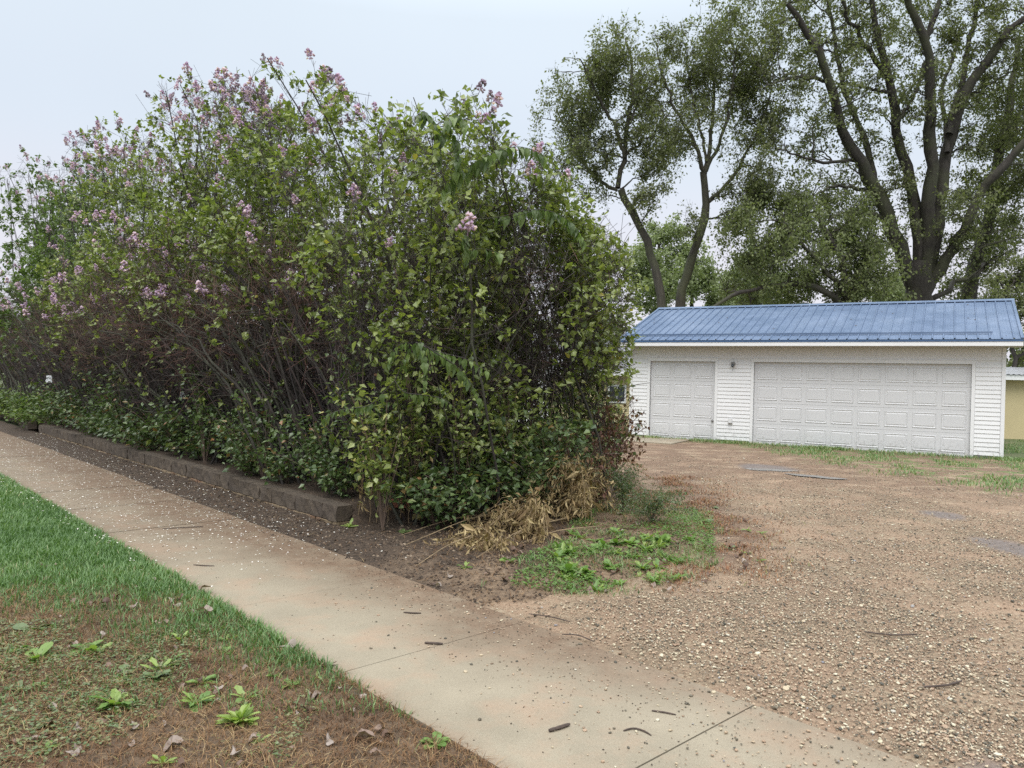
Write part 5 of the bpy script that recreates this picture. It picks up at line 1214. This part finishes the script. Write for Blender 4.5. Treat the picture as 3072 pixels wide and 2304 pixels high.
# creeping clover-like ground cover at the lower left
n = 20000; xx, yy = scatter(n, -3.4, -.9, 2.9, 4.8, lambda x, y: (fnoise(x, y, 2.3, 19) + .3 * (-x - 1.9) + .3 * rng.random(len(x)) > .15))
n = len(xx); V, F, tv = leaves(np.stack([xx, yy, lawn_z(xx, yy) + rng.uniform(.004, .03, n)], -1), rng.normal(size=(n, 3)) * [1, 1, .15], rng.uniform(.012, .026, n), LEAF4, 1.6)
link('ground_cover', mesh('ground_cover', V, F, M['under_leaf'], np.clip(tv + .35, 0, .95)), kind='stuff', label='creeping small-leaved green cover at the lower left')
# reddish dry crabgrass along the corner and green cover in the weed patch
def corner(x, y): return np.exp(-((x - soil_limit(y) - .25 + .15 * fnoise(x, y, 3, 24)) / .55) ** 2) * sstep(y, 5.6, 6.4)
n = 60000; xx, yy = scatter(n, -.3, 4.2, 5.4, 13, lambda x, y: rng.random(len(x)) < corner(x, y) * sstep(fnoise(x, y, 3.5, 25), -.35, .3))
n = len(xx); P = np.stack([xx, yy, np.where(xx < soil_limit(yy), soil_z(xx, yy), .02)], -1)
blades(P, rng.uniform(.02, .06, n), rng.uniform(.003, .006, n) + .0003 * yy, 1.0, 'red_dry_grass', leafmat('red_dry_grass', [(0, (.10, .04, .022)), (.5, (.24, .11, .06)), (.85, (.34, .19, .10)), (1, (.16, .19, .06))], .7, .1, .2), rng.random(n), 'reddish dry crabgrass between the hedge corner and the gravel', .4)
n = 9000; xx, yy = scatter(n * 3, -.3, 2.6, 5.8, 9.6, lambda x, y: (x < soil_limit(y) + .25) & (x > soil_limit(y) - 1.25) & (fnoise(x, y, 3.2, 26) > .05))
n = len(xx); V, F, tv = leaves(np.stack([xx, yy, np.where(xx < soil_limit(yy), soil_z(xx, yy), .02) + rng.uniform(.005, .05, n)], -1), rng.normal(size=(n, 3)) * [1, 1, .2], rng.uniform(.012, .035, n), LEAF4, 1.2)
link('ground_cover', mesh('ground_cover', V, F, M['weed_leaf'], np.clip(tv * .6, 0, 1)), kind='stuff', label='low green cover in the weed patch by the gravel')
n = 17000; xx, yy = scatter(n, -.2, 2.6, 5.7, 9.6, lambda x, y: (x < soil_limit(y) + .35) & (x > soil_limit(y) - 1.3) & (rng.random(len(x)) < sstep(fnoise(x, y, 3.6, 46), -.15, .35)))
n = len(xx); blades(np.stack([xx, yy, np.where(xx < soil_limit(yy), soil_z(xx, yy), .02)], -1), rng.uniform(.02, .075, n), rng.uniform(.003, .007, n), .9, 'tuft_grass', M['grass'], np.clip(rng.normal(.65, .3, n), 0, 1), 'scruffy thin grass in the weed patch by the gravel', .15)
# weeds and grass along the garage foot and at the right of the drive
n = 10000; lx = rng.uniform(-3.6, 6.6, n); ly = -np.abs(rng.normal(scale=.28, size=n)) - .02
xx = 6.4066 + lx * math.cos(GA) - ly * math.sin(GA); yy = 20.2405 + lx * math.sin(GA) + ly * math.cos(GA)
k_ = rng.random(n) < .25 + .75 * sstep(fnoise(xx, yy, 2, 27), -.1, .5); xx, yy = xx[k_], yy[k_]; n = len(xx)
blades(np.stack([xx, yy, np.full(n, .012)], -1), rng.uniform(.03, .10, n), rng.uniform(.008, .016, n), .9, 'garage_weeds', M['grass'], np.clip(rng.normal(.7, .3, n), 0, 1), 'thin grass and weeds along the foot of the garage doors')
n = 70000; xx, yy = scatter(n, 6, 17, 9.5, 25, lambda x, y: (rng.random(len(x)) < greenf(x, y) * sstep(fnoise(x, y, 1.8, 28), -.25, .4)) & (((x - 6.4) * .494 + (y - 20.24) * .869 < -.35) | (x > 12.2)))
n = len(xx)
blades(np.stack([xx, yy, np.full(n, .012)], -1), rng.uniform(.03, .08, n), rng.uniform(.008, .018, n), .9, 'side_grass', M['grass'], np.clip(rng.normal(.6, .3, n), 0, 1), 'patchy green grass at the right side of the gravel drive')
# crumbs of soil along the wall foot and the corner
def clods(n, test, x0, x1, y0, y1, s0, s1, name, m, zf, label, dz=0.):
    xx, yy = scatter(n, x0, x1, y0, y1, test); n = len(xx)
    O = np.array([(1, 0, 0), (0, 1, 0), (-1, 0, 0), (0, -1, 0), (0, 0, .7), (0, 0, -.5)], float)
    F = np.array([(0, 1, 4), (1, 2, 4), (2, 3, 4), (3, 0, 4), (1, 0, 5), (2, 1, 5), (3, 2, 5), (0, 3, 5)])
    s = rng.uniform(s0, s1, n) ** 1.0; c_ = np.stack([xx, yy, zf(xx, yy) + dz], -1)
    V = c_[:, None] + s[:, None, None] * (O[None] * rng.uniform(.6, 1.2, (n, 1, 3)) + rng.normal(scale=.15, size=(n, 6, 3)))
    FF = (F[None] + (np.arange(n) * 6)[:, None, None]).reshape(-1, 3)
    me = mesh(name, V.reshape(-1, 3), FF, m, np.repeat(rng.random(n), 6))
    return link(name, me, kind='stuff', label=label)
n_ = NT('clod'); n_.set(Base_Color=n_.ramp(n_.attr('tint'), [(0, (.020, .013, .008)), (.6, (.060, .040, .026)), (.9, (.13, .092, .062)), (1, (.26, .20, .14))]), Roughness=.85)
clods(60000, lambda x, y: (Nof(x, y) > 3.35 + .12 * fnoise(x, y, 5, 29)) & (Uof(x, y) < 15) & (x < soil_limit(y) - .1) & ((Nof(x, y) < 4.03) | (Uof(x, y) < 6.8)) & (Nof(x, y) < 6.2) & (Uof(x, y) > 4.0),
      -12, 2, 4.8, 15, .004, .019, 'soil_crumbs', n_.m, soil_z, 'dark crumbs of soil between the footpath and the wall')
clods(60000, lambda x, y: (Nof(x, y) > 2.15) & (Nof(x, y) < 3.55) & (rng.random(len(x)) < .06 + sstep(Nof(x, y) + .15 * fnoise(x, y, 4, 73), 3.0, 3.5) * .9 * sstep(Uof(x, y), 2.5, 4)) & (Uof(x, y) < 14),
      -9, 2, 3.0, 13, .0015, .0065, 'soil_crumbs', n_.m, lambda x, y: np.full(len(x), .034), 'dark grit scattered over the footpath')
n = 34000; xx, yy = scatter(n, -4.5, 2.6, 5, 11, lambda x, y: (Nof(x, y) > 3.55) & (x < soil_limit(y)) & (rng.random(len(x)) < .25 + .9 * sstep(x, -1.2, .5)) & ((Nof(x, y) < 4.0) | (Uof(x, y) < 6.9)))
n = len(xx); blades(np.stack([xx, yy, soil_z(xx, yy) + .004], -1), rng.uniform(.02, .09, n), rng.uniform(.002, .005, n), 1.0, 'plant_litter', M['dry_grass'], np.clip(rng.normal(.4, .25, n), 0, .9), 'broken dry stalks and litter on the dark soil', .75)
clods(9000, lambda x, y: (Nof(x, y) > 3.5) & (x < soil_limit(y)) & (Uof(x, y) > 3.9) & ((Nof(x, y) < 4.0) | (Uof(x, y) < 6.8)), -3, 2, 4.8, 8.5, .006, .018, 'soil_lumps', n_.m, soil_z, 'larger lumps of dark soil at the planted corner')
# fallen petals on path, soil and grass
n = 5200; u = 5.2 + 15 * rng.random(n) ** 1.25; nn = rng.uniform(1.9, 4.0, n); dens = sstep(u, 5.2, 8.0) * (1 - .55 * sstep(np.abs(nn - 3), .5, 1.1))
k_ = rng.random(n) < dens; u, nn = u[k_], nn[k_]; P = UN(u, nn, 0.); n = len(P)
P[:, 2] = np.where(nn < 2.13, lawn_z(P[:, 0], P[:, 1]) + .05, np.where(nn > 3.5, soil_z(P[:, 0], P[:, 1]) + .012, .036))
V, F, tv = leaves(P, rng.normal(size=(n, 3)) * [1, 1, .1], rng.uniform(.012, .024, n) * (1 + .02 * u), LEAF2, 2.5)
V[:, 2] = np.maximum(V[:, 2], .0335)
link('petals', mesh('petals', V, F, M['petal'], tv), kind='stuff', label='small fallen white petals scattered over the footpath')

# small stones of the drive: one point mesh, a stone set on every point
def stones(name, x, y, z, s, label):
    n = len(x); me = bpy.data.meshes.new(name); me.vertices.add(n)
    me.vertices.foreach_set('co', np.stack([x, y, z], -1).astype(np.float32).ravel())
    for a_, dt, v in (('scl', 'FLOAT_VECTOR', (s[:, None] * rng.uniform(.55, 1.25, (n, 3)) * [1.15, 1, .62]).astype(np.float32)),
                      ('rot', 'FLOAT_VECTOR', (rng.uniform(-1, 1, (n, 3)) * [.35, .35, 3.14]).astype(np.float32)), ('tint', 'FLOAT', rng.random(n).astype(np.float32))):
        at = me.attributes.new(a_, dt, 'POINT'); at.data.foreach_set('vector' if dt != 'FLOAT' else 'value', v.ravel())
    o = link(name, me, kind='stuff', label=label)
    ng = bpy.data.node_groups.new('stones_' + name, 'GeometryNodeTree')
    ng.interface.new_socket('Geometry', in_out='INPUT', socket_type='NodeSocketGeometry'); ng.interface.new_socket('Geometry', in_out='OUTPUT', socket_type='NodeSocketGeometry')
    nn_, ll = ng.nodes, ng.links
    gi = nn_.new('NodeGroupInput'); go = nn_.new('NodeGroupOutput'); mp = nn_.new('GeometryNodeMeshToPoints'); ip = nn_.new('GeometryNodeInstanceOnPoints')
    ic = nn_.new('GeometryNodeMeshIcoSphere'); ic.inputs['Radius'].default_value = .5; ic.inputs['Subdivisions'].default_value = 1
    sm = nn_.new('GeometryNodeSetMaterial'); sm.inputs['Material'].default_value = M['pebble']
    ll.new(ic.outputs['Mesh'], sm.inputs['Geometry']); ll.new(sm.outputs[0], ip.inputs['Instance'])
    ll.new(gi.outputs[0], mp.inputs['Mesh']); ll.new(mp.outputs[0], ip.inputs['Points'])
    for a_, sock in (('scl', 'Scale'), ('rot', 'Rotation')):
        na = nn_.new('GeometryNodeInputNamedAttribute'); na.data_type = 'FLOAT_VECTOR'; na.inputs['Name'].default_value = a_; ll.new(na.outputs['Attribute'], ip.inputs[sock])
    ll.new(ip.outputs[0], go.inputs[0])
    md = o.modifiers.new('stones', 'NODES'); md.node_group = ng
    me.materials.append(M['pebble'])
    return o
n = 600000
t = rng.random(n); yy = 3.0 + 13.5 * t ** 1.45; xx = rng.uniform(-.35, .80, n) * yy
patch = .5 + .5 * fnoise(xx, yy, 1.6, 35) + .3 * fnoise(xx, yy, 5, 36)
edge = sstep(Nof(xx, yy) + .15 * fnoise(xx, yy, 3, 37), 3.35, 4.0)
side = sstep(xx - soil_limit(yy), -.15, .45)
pr = edge * side * np.clip(.08 + .95 * stonyf(xx, yy) , .05, 1) * (1 - .8 * wetf(xx, yy)) * (1 - .5 * litterf(xx, yy))
spill = (Nof(xx, yy) > 2.3) & (Nof(xx, yy) < 3.6) & (Uof(xx, yy) < 5.0)
pr = np.where(spill, np.maximum(pr, .05 * sstep(Nof(xx, yy), 2.2, 3.6) + .5 * sstep(-Uof(xx, yy), -.9, .4) * sstep(Nof(xx, yy), 2.6, 3.2)), pr)
k_ = (rng.random(n) < pr) & ((Nof(xx, yy) > 3.5) | spill)
xx, yy = xx[k_], yy[k_]; n = len(xx)
z = np.where(Nof(xx, yy) > 3.5, .020 + .010 * (fnoise(xx, yy, 1.7, 61) + .6 * fnoise(xx, yy, 6, 62)), .036)
s = rng.gamma(2.6, .0026, n) * (1 + .025 * yy); s = np.clip(s, .003, .034)
stones('gravel_stones', xx, yy, z, s, 'loose tan, pink and grey stones strewn over the driveway')

# ------------------------------------------------------------------ single fallen leaves and sticks
def dead_leaf_mesh(seed, t):
    r = np.random.default_rng(seed); k_ = 16; a = np.linspace(0, 2 * np.pi, k_, endpoint=False)
    rad = .5 * (1 + .35 * np.cos(2 * a) + .10 * np.sin(5 * a + seed) + r.uniform(-.07, .07, k_)); V = [(0, 0, 0)] + [(rad[i] * math.cos(a[i]), .8 * rad[i] * math.sin(a[i]), .22 * math.cos(2 * a[i] + seed) + r.uniform(-.04, .05)) for i in range(k_)]
    return mesh('fallen_leaf', V, np.array([(0, i + 1, (i + 1) % k_ + 1) for i in range(k_)]), M['dead_leaf'], np.full(k_ + 1, t))
DL = [dead_leaf_mesh(s, t) for s, t in enumerate((.1, .3, .5, .7, .85, 1.0))]
def fallen(x, y, size, t, label, group=None, dz=.02):
    o = link('fallen_leaf', DL[t], loc=(x, y, zground(x, y) + dz), rot=(random.uniform(-.4, .4), random.uniform(-.4, .4), random.uniform(0, 6.28)), scale=size, label=label, category='fallen leaf')
    if group: o['group'] = group
fallen(-1.27, 4.42, .085, 5, 'pale grey curled leaf lying on the brown grass beside the footpath', dz=.03)
fallen(-1.98, 4.98, .075, 4, 'large greyish dead leaf standing in the green lawn edge', dz=.05)
fallen(-2.68, 5.08, .07, 0, 'dark brown curled leaf at the left of the lawn', dz=.05)
fallen(-2.2, 5.5, .08, 3, 'brown leaf caught upright in the lawn', dz=.06)
fallen(-1.42, 3.25, .075, 4, 'pinkish dry leaf on the brown thatch below the bright weed', dz=.025)
fallen(-1.12, 3.18, .07, 5, 'pale leaf right of the bright lettuce-like weed', dz=.025)
fallen(-.98, 4.2, .07, 0, 'crumpled black-brown leaf by the footpath edge', dz=.025)
fallen(-.62, 3.35, .09, 3, 'grey-brown leaf on thatch near the round-leaved clump', dz=.025)
for i in range(190):
    y = 3.0 + 3.2 * random.random(); x = random.uniform(-.75 * y, .4 - .2 * y)
    if x * N2[0] + y * N2[1] > 2.1: continue
    fallen(x, y, random.uniform(.02, .06), random.randrange(6), 'small dry brown leaf scattered on the worn grass', 'small dry leaves on the worn grass', .018)
for i in range(80):
    y = random.uniform(5.7, 9.0); x = soil_limit(y) + random.uniform(-1.6, .7)
    fallen(x, y, random.uniform(.03, .07), random.randrange(6), 'small dead leaf in the weedy corner beside the gravel', 'small dead leaves in the weedy corner', .02)
fallen(.62, 5.85, .10, 3, 'large tan curled leaf at the front edge of the weed patch', dz=.03)
def stick(pts, r_, label, z=.032):
    p0 = np.array([pts[0][0], pts[0][1], z]); P = resample([(x, y, z + r_ + dz) for x, y, dz in pts], 8)[None] - p0
    V, F = tubes(P, np.array([r_ * np.array([.75, 1, .9, 1.05, .95, 1, .9, .6])]), 6); k_ = 6
    me = mesh('stick', V, [F, np.array([list(range(k_))[::-1]]), np.array([list(range(len(V) - k_, len(V)))])], M['stick'])
    link('stick', me, loc=tuple(p0), label=label, category='stick')
stick([(.205, 3.475, 0), (.25, 3.50, .002), (.305, 3.545, 0)], .0085, 'short thick dark stick on the concrete at the bottom centre')
stick([(.55, 3.50, 0), (.60, 3.53, .004), (.65, 3.50, .0), (.67, 3.46, 0)], .004, 'thin curved twig on the concrete right of the short thick stick')
stick([(.72, 3.72, 0), (.78, 3.70, .002), (.83, 3.68, 0)], .004, 'small straight twig near the scattered dark stones')
stick([(-.49, 4.585, 0), (-.44, 4.57, .004), (-.38, 4.575, 0)], .007, 'dark leaf-shaped bark chip lying on the slab joint')
stick([(-.70, 5.17, 0), (-.64, 5.15, .003), (-.58, 5.16, 0)], .005, 'small dark twig on the stained concrete above the joint')
stick([(.35, 4.80, 0), (.45, 4.78, .008), (.54, 4.68, 0)], .004, 'curved brown twig at the edge of the gravel')
stick([(.15, 5.2, 0), (.30, 5.14, .004), (.42, 5.05, 0)], .004, 'straight pale twig at the dirt edge below the weed patch')
stick([(-3.15, 7.85, 0), (-3.35, 7.75, .003), (-3.5, 7.7, 0)], .005, 'long twig across the petal-strewn footpath')
stick([(2.35, 5.0, 0), (2.5, 4.93, .004), (2.7, 4.98, .0)], .005, 'forked twig lying in the gravel on the right', .025)
stick([(2.25, 4.1, 0), (2.4, 4.12, .004), (2.52, 4.2, .0)], .006, 'pale twig in the gravel near the lower right', .025)
stick([(-2.6, 6.3, 0), (-2.5, 6.27, .003), (-2.42, 6.28, 0)], .005, 'short twig on the footpath beside the lawn edge')
# two scraps caught in the hedge
for x, y, z, s, lab in ((-8.25, 13.6, 1.42, .10, 'white crumpled scrap caught among the stems at the far left'), (-5.35, 12.4, 1.22, .09, 'grey-white scrap hanging in the shade of the hedge')):
    r = np.random.default_rng(int(s * 100)); xs = np.linspace(-.5, .5, 5); X, Z = np.meshgrid(xs, xs, indexing='ij')
    V = np.stack([X * s * (1 - .3 * Z), r.uniform(-.2, .2, X.shape) * s, Z * s * 1.3], -1).reshape(-1, 3); i = np.arange(25).reshape(5, 5)
    link('plastic_scrap', mesh('plastic_scrap', V, np.stack([i[:-1, :-1], i[1:, :-1], i[1:, 1:], i[:-1, 1:]], -1).reshape(-1, 4), M['scrap']), loc=(x, y, z), label=lab, category='litter')
# puddles in the ruts
def puddle(cx, cy, rx, ry, rot, label, seed):
    r = np.random.default_rng(seed); a = np.linspace(0, 6.283, 28, endpoint=False); rad = 1 + .25 * np.sin(2 * a + seed) + .12 * np.sin(5 * a)
    x = rx * rad * np.cos(a); y = ry * rad * np.sin(a)
    V = [(0, 0, 0)] + [(x[i] * math.cos(rot) - y[i] * math.sin(rot), x[i] * math.sin(rot) + y[i] * math.cos(rot), 0) for i in range(28)]
    link('puddle', mesh('puddle', V, np.array([(0, i + 1, (i + 1) % 28 + 1) for i in range(28)]), M['water']), loc=(cx, cy, .024), label=label, category='puddle')
puddle(4.85, 14.2, .38, .22, -.3, 'thin puddle on the drive in front of the wide garage door, left one', 1)
puddle(5.35, 13.35, .42, .18, -.6, 'thin puddle just right of the other on the drive', 2)

# ------------------------------------------------------------------ misty air
if 0.0 > 0:
    q = MB(); q.box(-75, 75, -12, 110, -1.0, 27); hm = bpy.data.materials.new('haze'); hm.use_nodes = True; hn = hm.node_tree
    hn.nodes.clear(); ho = hn.nodes.new('ShaderNodeOutputMaterial'); pv = hn.nodes.new('ShaderNodeVolumePrincipled')
    pv.inputs['Color'].default_value = (.93, .95, 1, 1); pv.inputs['Density'].default_value = 0.0; pv.inputs['Anisotropy'].default_value = .2
    hn.links.new(pv.outputs[0], ho.inputs['Volume'])
    link('haze', q.build('haze', hm), kind='stuff')
